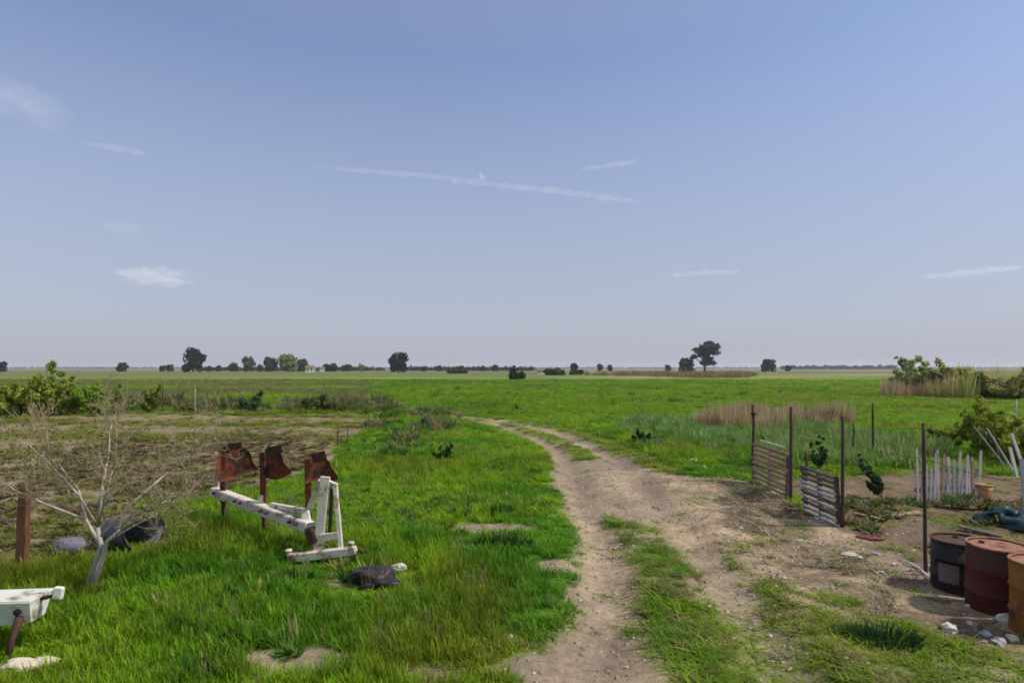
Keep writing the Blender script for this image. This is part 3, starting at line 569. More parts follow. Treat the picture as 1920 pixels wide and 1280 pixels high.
# ------------------------------------------------------------------ trees and bushes
def far_tree(name, px, top, width, Y, col, label, kind='round', n=900, cat='tree', depth=0.9, trunk_h=0.18):
    r = np.random.default_rng(int(px * 7 + Y)); x = (px - 960) / FOC * Y
    H = CAM_H - (top - HOR) / FOC * Y; W = width / FOC * Y
    root = empty(name, (x, Y, 0), 0, label, cat)
    z0 = H * trunk_h; lumps = []
    if kind == 'round':
        lumps.append((0, 0, z0 + (H - z0) * 0.48, W * 0.36, W * 0.36, (H - z0) * 0.42))
        for i in range(4):
            a = r.random() * 6.283; lumps.append((W * 0.26 * math.cos(a), W * 0.26 * math.sin(a), H * 0.16, W * r.uniform(0.14, 0.2), W * 0.16, H * 0.15))
        for i in range(11):
            a = r.random() * 6.283; e = r.uniform(-0.8, 1.0); q = W * 0.30 * math.sqrt(max(0.05, 1 - e * e * 0.8))
            lumps.append((q * math.cos(a), q * math.sin(a) * depth, z0 + (H - z0) * (0.48 + 0.34 * e), W * r.uniform(0.14, 0.22), W * r.uniform(0.14, 0.22), (H - z0) * r.uniform(0.12, 0.2)))
    elif kind == 'bush':
        for i in range(9):
            a = r.random() * 6.283; q = W * 0.34 * math.sqrt(r.random())
            hh = H * r.uniform(0.5, 1.0) * (1 - 0.5 * (q / (W * 0.5)) ** 2)
            lumps.append((q * math.cos(a), q * math.sin(a) * depth, hh * 0.5, W * r.uniform(0.13, 0.22), W * r.uniform(0.13, 0.22), hh * 0.5))
    elif kind == 'umbrella':
        for (ux, uz, rx, rz_) in ((0.05, 0.80, 0.30, 0.13), (0.22, 0.84, 0.24, 0.13), (-0.18, 0.72, 0.22, 0.10), (0.30, 0.66, 0.20, 0.09), (0.02, 0.60, 0.22, 0.10), (-0.34, 0.50, 0.13, 0.07), (0.12, 0.94, 0.18, 0.06), (0.12, 0.44, 0.20, 0.10), (0.0, 0.30, 0.18, 0.09), (0.20, 0.30, 0.14, 0.08)):
            lumps.append((ux * W, r.uniform(-0.15, 0.15) * W, uz * H, rx * W * 0.8, rx * W * 0.8, rz_ * H))
    mbt = MB(); tr_ = max(0.05, W * 0.035)
    mbt.tube([(0, 0, -0.2), (W * 0.02, 0, H * 0.3), (-W * 0.01, 0, H * 0.6)], [tr_, tr_ * 0.8, tr_ * 0.4], 7)
    for i in range(5):
        l = lumps[r.integers(0, len(lumps))]; mbt.tube([(0, 0, H * 0.22), (l[0] * 0.5, l[1] * 0.5, (H * 0.25 + l[2]) * 0.5), l[:3]], [tr_ * 0.55, tr_ * 0.4, tr_ * 0.15], 5)
    mbt.build('trunk', 'bark', root)
    V, cl = leaf_cloud(r, lumps, n, max(W, H) * (0.095 if kind != 'umbrella' else 0.075) * (900 / n) ** 0.4, col, 0.35)
    V[:, 2] = np.maximum(V[:, 2], 0.02)
    quads_mesh('crown', V, cl, 'leaf', root)
    return root

DK, DG, OL, YG = (0.020, 0.030, 0.026), (0.035, 0.052, 0.026), (0.10, 0.12, 0.05), (0.22, 0.26, 0.09)
far_tree('tree', 362, 649, 46, 400, DK, 'tall dark round tree, the biggest on the left horizon', n=1800, trunk_h=0.05)
far_tree('tree', 747, 657, 42, 380, (0.018, 0.025, 0.032), 'near black round tree alone left of the picture centre', n=1800, trunk_h=0.10)
far_tree('tree', 1321, 641, 62, 420, (0.05, 0.042, 0.06), 'spreading flat topped tree with gaps in its crown', 'umbrella', n=1100)
far_tree('tree', 1288, 669, 34, 430, (0.04, 0.045, 0.045), 'lower dark tree at the left foot of the flat topped tree', n=600)
for px, top, w, Y, c, lab, kd in [
    (0, 676, 26, 420, DK, 'dark tree cut by the left edge on the horizon', 'round'),
    (229, 678, 22, 460, DK, 'small dark tree alone between left edge and biggest tree', 'round'),
    (305, 684, 14, 470, DG, 'low dark tree, left of the pair beside the biggest tree', 'round'),
    (319, 682, 16, 480, DG, 'low dark tree, right of the pair beside the biggest tree', 'round'),
    (392, 685, 12, 470, DG, 'tiny dark tree just right of the biggest horizon tree', 'round'),
    (410, 684, 12, 500, DG, 'second tiny tree right of the biggest horizon tree', 'round'),
    (438, 677, 20, 480, DG, 'small tree with a pointed top, left end of the tree group', 'round'),
    (466, 667, 27, 450, OL, 'olive green tree, second from left in the horizon group', 'round'),
    (488, 682, 14, 460, OL, 'low olive tree in the dip of the horizon group', 'round'),
    (508, 668, 30, 450, (0.055, 0.07, 0.04), 'grey green tree left of the pale yellowish tree', 'round'),
    (540, 661, 42, 440, YG, 'pale yellow green tree, tallest of the horizon group', 'round'),
    (567, 670, 26, 450, (0.06, 0.07, 0.04), 'dark tree at the right end of the horizon group', 'round'),
    (611, 681, 18, 470, DK, 'low dark tree right of the cream house', 'round'),
    (624, 679, 22, 470, DK, 'dark low tree, taller of those right of the cream house', 'round'),
    (650, 682, 22, 500, DG, 'flat dark tree between cream house and near black tree', 'round'),
    (678, 681, 16, 480, YG, 'small pale tree left of the near black tree', 'round'),
    (795, 685, 12, 520, DG, 'tiny tree, first to the right of the near black tree', 'round'),
    (823, 684, 12, 520, DG, 'tiny tree, second to the right of the near black tree', 'round'),
    (864, 684, 16, 520, DG, 'tiny tree, third to the right of the near black tree', 'round'),
    (906, 685, 14, 540, DG, 'tiny tree, fourth to the right of the near black tree', 'round'),
    (928, 683, 14, 520, DG, 'tiny tree just left of the green field bush', 'round'),
    (1076, 679, 17, 400, (0.03, 0.05, 0.03), 'dark small tree above the low hedge bushes', 'round'),
    (1125, 681, 13, 520, DG, 'tiny horizon tree, left of two right of the hedge bushes', 'round'),
    (1144, 682, 11, 520, DG, 'tiny horizon tree, right of two right of the hedge bushes', 'round'),
    (1252, 683, 14, 480, DG, 'tiny tree a little left of the flat topped tree', 'round'),
    (1441, 671, 30, 430, (0.035, 0.035, 0.05), 'dark compact tree right of the flat topped tree', 'round'),
    (1478, 683, 14, 520, DG, 'tiny tree at the left end of the far wood', 'round')]:
    far_tree('tree', px, top, w, Y, c, lab, kd, n=420 if w < 20 else 700, trunk_h=0.06)
for px, base, top, w, c, lab in [
    (968, 713, 684, 34, (0.04, 0.085, 0.02), 'dark green bush standing alone in the bright field'),
    (1040, 703, 687, 44, (0.045, 0.085, 0.022), 'low green hedge bush, left of two below the small tree'),
    (1078, 702, 689, 34, (0.06, 0.08, 0.03), 'low green hedge bush, right of two below the small tree'),
    (860, 700, 687, 44, (0.08, 0.11, 0.035), 'low pale bush at the far edge of the green field')]:
    far_tree('bush', px, top, w, gp(px, base)[1], c, lab, 'bush', n=900, cat='bush')

def stick_bush(px, base, top, width, col, label, n=2600, leaf=0.075, stems=14, name='shrub', Y=None, stemmat='twig', colvar=0.3, open_=0.45, lean=0.0):
    """a near or middle-distance bush: many stems from the base, leaf clumps along them"""
    r = np.random.default_rng(int(px * 3 + base)); x, y = gp(px, base)
    if Y: y = Y; x = (px - 960) / FOC * Y
    z = zt(x, y); H = CAM_H - (top - HOR) / FOC * y - z; W = width / FOC * y
    root = empty(name, (x, y, z - 0.03), 0, label, 'shrub'); mb = MB(); lumps = []
    for i in range(stems):
        a = r.random() * 6.283; q = W * 0.46 * math.sqrt(r.random()); hh = H * (0.42 + 0.58 * r.random() ** 1.6) * (1 - 0.35 * (q / (W * 0.5)) ** 2)
        if i == 0: hh = H
        e = Vector((q * math.cos(a) + lean * hh, q * math.sin(a), hh)); m_ = Vector((e.x * 0.4 + r.normal() * 0.04 * W, e.y * 0.4, hh * 0.55))
        rr = 0.008 + 0.006 * H
        mb.tube([(e.x * 0.1, e.y * 0.1, 0), m_, e], [rr, rr * 0.7, rr * 0.25], 5)
        for t in (0.45, 0.65, 0.85, 1.0):
            p = (m_.lerp(e, (t - 0.4) / 0.6)); s = W * r.uniform(0.05, 0.12) * (1.3 - 0.75 * t)
            lumps.append((p.x + r.normal() * W * 0.04, p.y + r.normal() * W * 0.04, p.z - s * 0.3, s, s, s * r.uniform(0.7, 1.3)))
    mb.build('stems', stemmat, root)
    V, cl = leaf_cloud(r, lumps, n, leaf, col, colvar, 1.8, open_)
    V[:, 2] = np.maximum(V[:, 2], 0.02)
    quads_mesh('leaves', V, cl, 'leaf', root)
    return root
YGR, OLV = (0.26, 0.33, 0.03), (0.12, 0.125, 0.03)
for a in [(88, 781, 683, 120, (0.26, 0.32, 0.035), 'tall yellow green shrub with upright shoots at the left hedge', 4600, 0.16, 20),
          (18, 782, 706, 120, (0.25, 0.30, 0.035), 'low yellow green shrub at the left edge of the hedge', 4200, 0.15, 16),
          (168, 779, 698, 100, (0.2, 0.32, 0.035), 'bright green shrub right of the tall hedge shrub', 3600, 0.14, 14),
          (215, 777, 722, 60, (0.14, 0.20, 0.05), 'small grey green shrub at the right end of the hedge', 1500, 0.13, 10),
          (282, 776, 722, 40, (0.18, 0.21, 0.03), 'narrow olive shrub beside the dark stake at the plot edge', 1100, 0.12, 9),
          (470, 773, 735, 60, (0.075, 0.12, 0.035), 'low dark green shrub midway along the far plot edge', 1300, 0.13, 10),
          (600, 772, 738, 70, (0.09, 0.14, 0.03), 'low green shrub near the right end of the far plot edge', 1300, 0.13, 10),
          (1725, 742, 668, 100, (0.32, 0.36, 0.12), 'olive bush, leftmost of the big bushes on the right', 4200, 0.22, 22),
          (1800, 744, 676, 100, (0.38, 0.36, 0.08), 'brown green bush, middle of the big bushes on the right', 4200, 0.22, 20),
          (1890, 748, 686, 120, (0.36, 0.34, 0.11), 'brownish bush at the right edge on the horizon', 4200, 0.22, 20),
          (1845, 852, 762, 130, YGR, 'yellow green shrub behind the grey pickets', 7000, 0.07, 20),
          (1915, 868, 745, 170, (0.27, 0.33, 0.03), 'leafy yellow green shrub at the right edge behind the boards', 9000, 0.07, 24),
          (1770, 838, 790, 80, (0.21, 0.28, 0.04), 'low olive shrub behind the left end of the pickets', 3200, 0.07, 16)]:
    stick_bush(*a[:5], a[5], a[6], a[7], a[8])
stick_bush(1536, 884, 808, 40, (0.04, 0.11, 0.02), 'small dark green upright shrub behind the dark slatted panel', 1500, 0.05, 12, colvar=0.2)
stick_bush(1655, 932, 850, 36, (0.035, 0.085, 0.030), 'dark leaning shrub on the garden soil between two posts', 1400, 0.05, 10, colvar=0.2, lean=-0.6)
stick_bush(1209, 834, 800, 46, (0.014, 0.055, 0.024), 'dark bluish green shrub in the weeds right of the bend', 1200, 0.06, 12, colvar=0.2)
stick_bush(833, 868, 828, 52, (0.025, 0.085, 0.015), 'dark green round weed clump left of the track bend', 1500, 0.05, 14, name='weed_clump', colvar=0.2)
stick_bush(805, 806, 770, 60, (0.12, 0.14, 0.10), 'grey green weed clump where the track vanishes', 1300, 0.07, 14, name='weed_clump', colvar=0.3)
stick_bush(970, 774, 758, 24, (0.03, 0.08, 0.02), 'tiny dark weed clump in the field above the track', 500, 0.08, 8, name='weed_clump')

def clump(px, base, h, w, col, label, n=34, seed=0):
    """one big tussock of grass built blade by blade"""
    r = np.random.default_rng(seed + int(px)); x, y = gp(px, base); z = zt(x, y)
    V = []; Cc = []
    for i in range(n * 14):
        a = r.random() * 6.283; q = w * 0.5 * math.sqrt(r.random()); d = r.random() * 6.283
        b = np.array([q * math.cos(a) * 1.0, q * math.sin(a) * 0.7, 0]); L = h * r.uniform(0.5, 1.1) * (1 - 0.4 * (q / w * 2) ** 2)
        t = np.array([math.cos(d), math.sin(d), 0]) * 0.3 * L + b * 0.35; s = np.array([-math.sin(d), math.cos(d), 0]) * r.uniform(0.004, 0.008)
        V += [b - s, b + s, b + t * 0.45 + s * 0.9 + (0, 0, L * 0.6), b + t * 0.45 - s * 0.9 + (0, 0, L * 0.6)]; Cc.append(np.array(col) * r.uniform(0.6, 1.3))
        V += [b + t * 0.45 - s * 0.9 + (0, 0, L * 0.6), b + t * 0.45 + s * 0.9 + (0, 0, L * 0.6), b + t + s * 0.15 + (0, 0, L), b + t - s * 0.15 + (0, 0, L)]; Cc.append(Cc[-1])
    o = quads_mesh('grass_tussock', np.array(V), np.array(Cc), 'leaf', None, (x, y, z - 0.02)); tag(o, label, 'tussock')
clump(940, 1040, 0.30, 0.75, (0.02, 0.075, 0.014), 'dark green grass tussock below the bare sandy bank')
clump(935, 972, 0.24, 0.5, (0.03, 0.085, 0.016), 'dark grass tussock above the bare sandy bank')
clump(1655, 1205, 0.2, 0.62, (0.022, 0.075, 0.016), 'dark green tussock on the right verge in front of the drums')
clump(1595, 1195, 0.12, 0.4, (0.05, 0.12, 0.02), 'lighter green tussock left of the dark verge tussock')

# the bare shrub in the left foreground
def bare_shrub():
    r = random.Random(42); x, y = gp(165, 1108); z = zt(x, y)
    root = empty('bare_shrub', (x, y, z - 0.05), 0, 'leafless pale twiggy shrub leaning over the grass, left foreground', 'shrub')
    wood, twigs, tips = MB(), MB(), []
    k = y / FOC
    def q(px, py, dy=0.0): return Vector(((px - 165) * k, dy, (1108 - py) * k))
    def grow(p, d, L, rad, depth):
        pts = [p.copy()]; n = 4; dd = d.copy()
        for i in range(n):
            dd = (dd + Vector((r.gauss(0, 0.16), r.gauss(0, 0.16), r.gauss(0.03, 0.12)))).normalized(); pts.append(pts[-1] + dd * L / n)
        (wood if depth > 2 else twigs).tube(pts, [max(0.0022, rad * (1 - 0.16 * i)) for i in range(n + 1)], 6 if depth > 2 else 3, cap=depth > 2)
        if depth == 0: tips.append((pts[-1], dd)); return
        for i in range(1, n + 1):
            for j in range(2 if depth > 1 else 2):
                if r.random() < (0.68 if depth < 3 else 0.66):
                    side = Vector((r.gauss(0, 1), r.gauss(0, 0.8), r.gauss(0.25, 0.6))).normalized()
                    nd = (dd * 0.75 + side * 0.75).normalized()
                    grow(pts[i], nd, L * r.uniform(0.45, 0.75), rad * 0.48 * (1 - 0.08 * i), depth - 1)
    trunks = [([q(160, 1112), q(176, 1060, 0.02), q(190, 1020), q(183, 985)], 0.042), ([q(150, 1112, 0.08), q(170, 1060, 0.08), q(183, 1020, 0.05), q(150, 975, 0.1)], 0.034), ([q(172, 1112, -0.06), q(192, 1060, -0.04), q(203, 1010, -0.02), q(235, 985, -0.06)], 0.032)]
    for pts, rad in trunks: wood.tube(pts, [rad, rad * 0.85, rad * 0.7, rad * 0.5], 8)
    limbs = [(q(183, 985), q(190, 865, 0.1), 0.022), (q(150, 975, 0.1), q(85, 880, 0.25), 0.018), (q(183, 985), q(138, 868, -0.3), 0.016), (q(235, 985, -0.06), q(330, 930, -0.1), 0.018),
             (q(190, 1000), q(285, 890, 0.35), 0.018), (q(150, 975, 0.1), q(40, 912, -0.1), 0.015), (q(235, 985, -0.06), q(300, 955, -0.4), 0.014), (q(183, 985), q(232, 870, -0.2), 0.016), (q(203, 1010), q(290, 960, 0.3), 0.014)]
    for a, b, rad in limbs:
        m = a.lerp(b, 0.5) + Vector((r.gauss(0, 0.03), r.gauss(0, 0.03), 0.03)); wood.tube([a, m, b], [rad, rad * 0.85, rad * 0.6], 6)
        d = (b - m).normalized(); L = (b - a).length * 0.62
        grow(b, d, L * 0.98, max(0.008, rad * 0.55), 3)
        for t in (0.45, 0.75):
            for j in range(2):
                grow(a.lerp(b, t), (d + Vector((r.gauss(0, 0.7), r.gauss(0, 0.7), r.gauss(0.2, 0.4)))).normalized(), L * 0.8, max(0.006, rad * 0.4), 2)
    wood.build('trunk', 'barkpale', root); twigs.build('twigs', 'twig', root)
    nr = np.random.default_rng(3); V = []; Cc = []
    for p, d in tips:
        clump_ = math.exp(-(((p.x - q(150, 850).x) / 0.35) ** 2 + ((p.z - q(150, 870).z) / 0.28) ** 2)); 
        for j in range(2 if r.random() < 0.34 else 0 if r.random() > clump_ * 0.75 else 3):
            c = np.array(p) + nr.normal(0, 0.02, 3); u = nr.normal(size=3); u /= np.linalg.norm(u); w = np.cross(u, nr.normal(size=3)); w /= np.linalg.norm(w)
            s = nr.uniform(0.014, 0.028); V += [c - u * s, c - w * s * 0.5, c + u * s, c + w * s * 0.5]; Cc.append(np.array((0.16, 0.20, 0.03)) * nr.uniform(0.7, 1.4))
    quads_mesh('leaves', np.array(V), np.array(Cc), 'leaf', root)
    return len(tips)
bare_shrub()

# far wood and hedge along the horizon
def belt(name, x0, x1, Y, h, n, col, label, size):
    r = np.random.default_rng(abs(int(x0))); k = Y / FOC; X0, X1 = (x0 - 960) * k, (x1 - 960) * k
    L = []; x = X0
    while x < X1:
        hh = h * r.uniform(0.7, 1.1); L.append((x, r.uniform(-8, 8), hh * 0.5, h * r.uniform(0.5, 1.0), h * 0.7, hh * 0.5)); x += h * r.uniform(0.4, 0.9)
    V, cl = leaf_cloud(r, L, n, size, col, 0.25); V[:, 2] = np.maximum(V[:, 2], 0.05)
    o = quads_mesh(name, V, cl, 'leaf', None, (0, Y, 0)); tag(o, label, 'trees', kind='stuff')
belt('far_wood', 1468, 1680, 1300, 8.5, 3500, (0.03, 0.036, 0.04), 'thin dark line of far wood on the right horizon', 3.0)
belt('far_hedge', 770, 1000, 620, 4.2, 2200, (0.05, 0.065, 0.035), 'low far hedge along the horizon behind the green field', 1.6)
belt('far_scrub', 380, 720, 600, 3.8, 2600, (0.06, 0.07, 0.04), 'low scrub on the horizon around the cream house', 1.6)
belt('distant_trees', -300, 2300, 2600, 7.0, 9000, (0.06, 0.07, 0.07), 'faint strip of distant trees along the whole horizon', 5.0)

# ------------------------------------------------------------------ far buildings
def house(px, Y, w, d, h, rh, label, win=True):
    x = (px - 960) / FOC * Y; root = empty('house', (x, Y, 0), 0.25, label, 'house')
    b = MB(); b.box((0, 0, h / 2), (w, d, h)); 
    b.add([(-w / 2, -d / 2, h), (-w / 2, d / 2, h), (-w / 2, 0, h + rh), (w / 2, -d / 2, h), (w / 2, d / 2, h), (w / 2, 0, h + rh)], [(0, 1, 2), (3, 5, 4)])
    b.build('wall', 'wall', root)
    r = MB(); o = 0.3
    r.add([(-w / 2 - o, -d / 2 - o, h - 0.1), (w / 2 + o, -d / 2 - o, h - 0.1), (w / 2 + o, 0, h + rh + 0.08), (-w / 2 - o, 0, h + rh + 0.08), (-w / 2 - o, d / 2 + o, h - 0.1), (w / 2 + o, d / 2 + o, h - 0.1),
           (-w / 2 - o, -d / 2 - o, h + 0.06), (w / 2 + o, -d / 2 - o, h + 0.06), (w / 2 + o, 0, h + rh + 0.25), (-w / 2 - o, 0, h + rh + 0.25), (-w / 2 - o, d / 2 + o, h + 0.06), (w / 2 + o, d / 2 + o, h + 0.06)],
          [(6, 7, 8, 9), (9, 8, 11, 10), (0, 1, 7, 6), (4, 10, 11, 5), (0, 3, 2, 1), (3, 4, 5, 2), (0, 6, 9, 3), (3, 9, 10, 4), (1, 2, 8, 7), (2, 5, 11, 8)])
    r.build('roof', 'roof', root)
    if win:
        for wx in (-w * 0.25, w * 0.25):
            m = MB(); m.box((wx, -d / 2 - 0.02, h * 0.55), (w * 0.16, 0.08, h * 0.35)); m.build('window', 'dark', root)
house(581, 360, 4.6, 3.6, 3.1, 0.9, 'tiny cream house with a low roof on the left horizon')
house(604, 430, 3.2, 3.0, 2.6, 0.8, 'smaller pale shed just right of the cream house', False)
house(1014, 260, 3.0, 2.4, 1.7, 0.4, 'small pale hut beside the low hedge bushes')

# ------------------------------------------------------------------ right: posts, slatted panels, pickets, drums
def post(px, base, top, rad, mat, label, name='fence_post', lean=0.0, group=None, Y=None, square=False, knob=False, cat='post'):
    x, y = gp(px, base)
    if Y: y = Y; x = (px - 960) / FOC * Y
    z = zt(x, y); H = CAM_H - (top - HOR) / FOC * y - z
    m = MB(); n = 5; pts = [(lean * H * t + random.gauss(0, 0.006), random.gauss(0, 0.006), -0.15 + (H + 0.15) * t) for t in [i / n for i in range(n + 1)]]
    m.tube(pts, [rad * (1.08 - 0.16 * i / n) for i in range(n + 1)], 4 if square else 7, smooth=not square)
    if knob:
        root = empty(name, (x, y, z), 0, label, cat, group); m.build('shaft', mat, root)
        kb = MB(); kb.tube([(lean * H - 0.05, -0.02, H - 0.2), (lean * H + 0.05, -0.02, H - 0.2)], 0.035, 8); kb.tube([(lean * H, -0.06, H - 0.2), (lean * H, 0.02, H - 0.2)], 0.03, 8); kb.build('insulator', 'darkrust', root); return root
    o = m.build(name, mat, None, (x, y, z)); o.rotation_euler = (0, 0, random.random()); return tag(o, label, cat, group)
post(1412, 906, 758, 0.034, 'thinpost', 'dark fence post with a knob, farthest of the right row', knob=True)
post(1482, 941, 762, 0.032, 'thinpost', 'dark fence post between the two slatted panels', lean=0.01)
post(1580, 986, 780, 0.028, 'thinpost', 'dark fence post at the right end of the dark slatted panel')
post(1736, 1066, 793, 0.023, 'thinpost', 'thin dark fence post beside the black drum', lean=-0.012)
post(1637, 868, 755, 0.03, 'thinpost', 'thin dark post standing farther back behind the garden')
post(1600, 858, 792, 0.02, 'thinpost', 'thin stake in the weeds behind the dark slatted panel')
post(1512, 905, 845, 0.03, 'thinpost', 'short dark stake at the left edge of the dark slatted panel')
post(41, 1072, 903, 0.072, 'brownpost', 'thick rusty brown post left of the leafless shrub', lean=0.03, square=True)
for px, b, t, lab in [(633, 842, 800, 'thin dark stake at the right edge of the ploughed plot, left of two'), (652, 834, 798, 'thin dark stake at the right edge of the ploughed plot, right of two'),
                      (305, 774, 717, 'dark stake standing up from the weeds left of centre plot edge'), (366, 775, 728, 'pale thin stake right of the dark stake at the plot edge'),
                      (712, 772, 738, 'dark stub post at the far right corner of the ploughed plot'), (695, 800, 776, 'pale short corner stake of the ploughed plot')]:
    post(px, b, t, 0.028 if b < 800 else 0.018, 'woodgrey' if 'pale' in lab else 'thinpost', lab, name='stake', cat='stake')
for px, b, t, lab in [(1853, 850, 776, 'pale thin cane in the yellow green shrub, left of two'), (1905, 860, 750, 'pale thin cane at the right edge, right of two')]:
    post(px, b, t, 0.022, 'woodpale', lab, name='garden_cane', cat='cane', lean=-0.03)

def wire(zs, label):
    P = [(5.43, 13.8), (5.43, 11.9), (5.44, 10.1), (5.37, 7.93), (5.40, 5.9)]; pts = []
    for (x0, y0), (x1, y1) in zip(P[:-1], P[1:]):
        for i in range(8):
            t = i / 8; x, y = x0 + (x1 - x0) * t, y0 + (y1 - y0) * t; pts.append((x - 0.035, y, zt(x, y) * 0.4 + zs - 0.22 * t * (1 - t)))
    m = MB(); m.tube(pts, 0.0035, 4); o = m.build('fence_wire', 'darkrust', None); tag(o, label, 'wire')
wire(1.45, 'upper sagging wire strung along the right fence posts')
wire(0.95, 'lower sagging wire strung along the right fence posts')

def slat_panel(x, y0, y1, h, slats, mats, label, lean):
    """panel of horizontal slats standing along the fence line"""
    zc = zt(x, (y0 + y1) / 2); L = abs(y1 - y0); root = empty('slatted_panel', (x, (y0 + y1) / 2, zc), 0, label, 'panel')
    root.rotation_euler = (0, lean, 0)
    for s in (-0.47, 0.0, 0.47):
        m = MB(); m.box((0.03, s * L, h / 2 - 0.02), (0.05, 0.07, h), jit=0.004); m.build('upright', mats[1], root)
    for i in range(slats):
        m = MB(); zz = (i + 0.55) * h / slats; gap = h / slats
        R = Matrix.Rotation(random.gauss(0, 0.012), 3, 'X'); ln = L * random.uniform(0.94, 1.03)
        m.box((-0.013, random.gauss(0, 0.02), zz), (0.022, ln, gap * random.uniform(0.5, 0.66)), R, 0.004); m.build('slat', mats[0] if random.random() < 0.75 else mats[2], root)
    return root
slat_panel(5.40, 12.0, 13.75, 0.90, 9, ('woodbrown', 'wooddark', 'woodpale'), 'brown slatted wooden panel between the two farthest fence posts', 0.05)
slat_panel(5.38, 10.05, 11.25, 0.88, 10, ('wooddark', 'thinpost', 'woodgrey'), 'darker slatted panel left of the second nearest fence post', -0.06)
bt = MB(); bt.box((0, 0, 0), (0.03, 1.25, 0.035)); o = bt.build('batten', 'woodpale', None, (5.43, 12.75, 1.02)); tag(o, 'pale batten tied between two posts above the brown panel', 'batten')

def pickets():
    x0, y0 = gp(1722, 940); x1, y1 = gp(1834, 934); z = zt(x0, y0)
    root = empty('picket_fence', (x0, y0, z), math.atan2(y1 - y0, x1 - x0), 'short run of uneven grey white pickets behind the thin post', 'fence')
    L = math.hypot(x1 - x0, y1 - y0); n = 16; mats = ['woodpale', 'woodgrey', 'woodgrey', 'woodgrey', 'woodgrey', 'woodpale', 'woodbrown', 'woodgrey', 'woodgrey', 'woodgrey', 'woodpale', 'woodgrey', 'woodpale', 'woodgrey', 'woodbrown', 'woodpale']
    hs = [1.10, 0.98, 0.80, 0.70, 1.02, 1.06, 0.98, 0.72, 0.92, 0.86, 1.0, 0.78, 0.94, 0.7, 0.9, 1.02]
    for i in range(n):
        w = random.uniform(0.04, 0.07); h = hs[i]; m = MB(); lean = random.gauss(0, 0.05); xx = i * L / (n - 1)
        m.add([(xx - w / 2, 0, -0.05), (xx + w / 2, 0, -0.05), (xx + w / 2 + lean, 0, h - 0.05), (xx + lean, 0, h), (xx - w / 2 + lean, 0, h - 0.05),
               (xx - w / 2, 0.022, -0.05), (xx + w / 2, 0.022, -0.05), (xx + w / 2 + lean, 0.022, h - 0.05), (xx + lean, 0.022, h), (xx - w / 2 + lean, 0.022, h - 0.05)],
              [(0, 1, 2, 3, 4), (9, 8, 7, 6, 5), (0, 5, 6, 1), (1, 6, 7, 2), (2, 7, 8, 3), (3, 8, 9, 4), (4, 9, 5, 0)])
        m.build('picket', mats[i], root)
    for zz in (0.28, 0.62):
        m = MB(); m.box((L / 2, 0.045, zz), (L + 0.1, 0.035, 0.06)); m.build('rail', 'woodgrey', root)
pickets()

def board(p0, p1, w, mat, label, thick=0.025, name='leaning_board'):
    p0, p1 = Vector(p0), Vector(p1); d = p1 - p0; L = d.length; R = d.to_track_quat('Z', 'Y').to_matrix()
    m = MB(); m.box((0, 0, L / 2), (w, thick, L), jit=0.004); o = m.build(name, mat, None, p0); o.rotation_euler = R.to_euler(); return tag(o, label, 'board')
board(wp(1884, 872, 12.6), wp(1826, 798, 12.9), 0.06, 'woodpale', 'pale board leaning to the left above the pickets')
board(wp(1898, 880, 12.9), wp(1850, 802, 13.2), 0.06, 'woodgrey', 'grey board leaning beside the pale leaning board')
board(wp(1908, 895, 12.0), wp(1893, 838, 12.2), 0.06, 'woodpale', 'whitish upright board at the right edge, left of two')
board(wp(1936, 925, 11.6), wp(1896, 812, 12.0), 0.06, 'woodgrey', 'long grey board leaning at the right edge')
board(wp(1925, 960, 11.0), wp(1916, 860, 11.2), 0.08, 'woodgrey', 'upright grey board cut by the right edge above the drums')
board(wp(1880, 880, 13.4), wp(1862, 806, 13.5), 0.08, 'woodbrown', 'brown grey board standing behind the leaning boards')

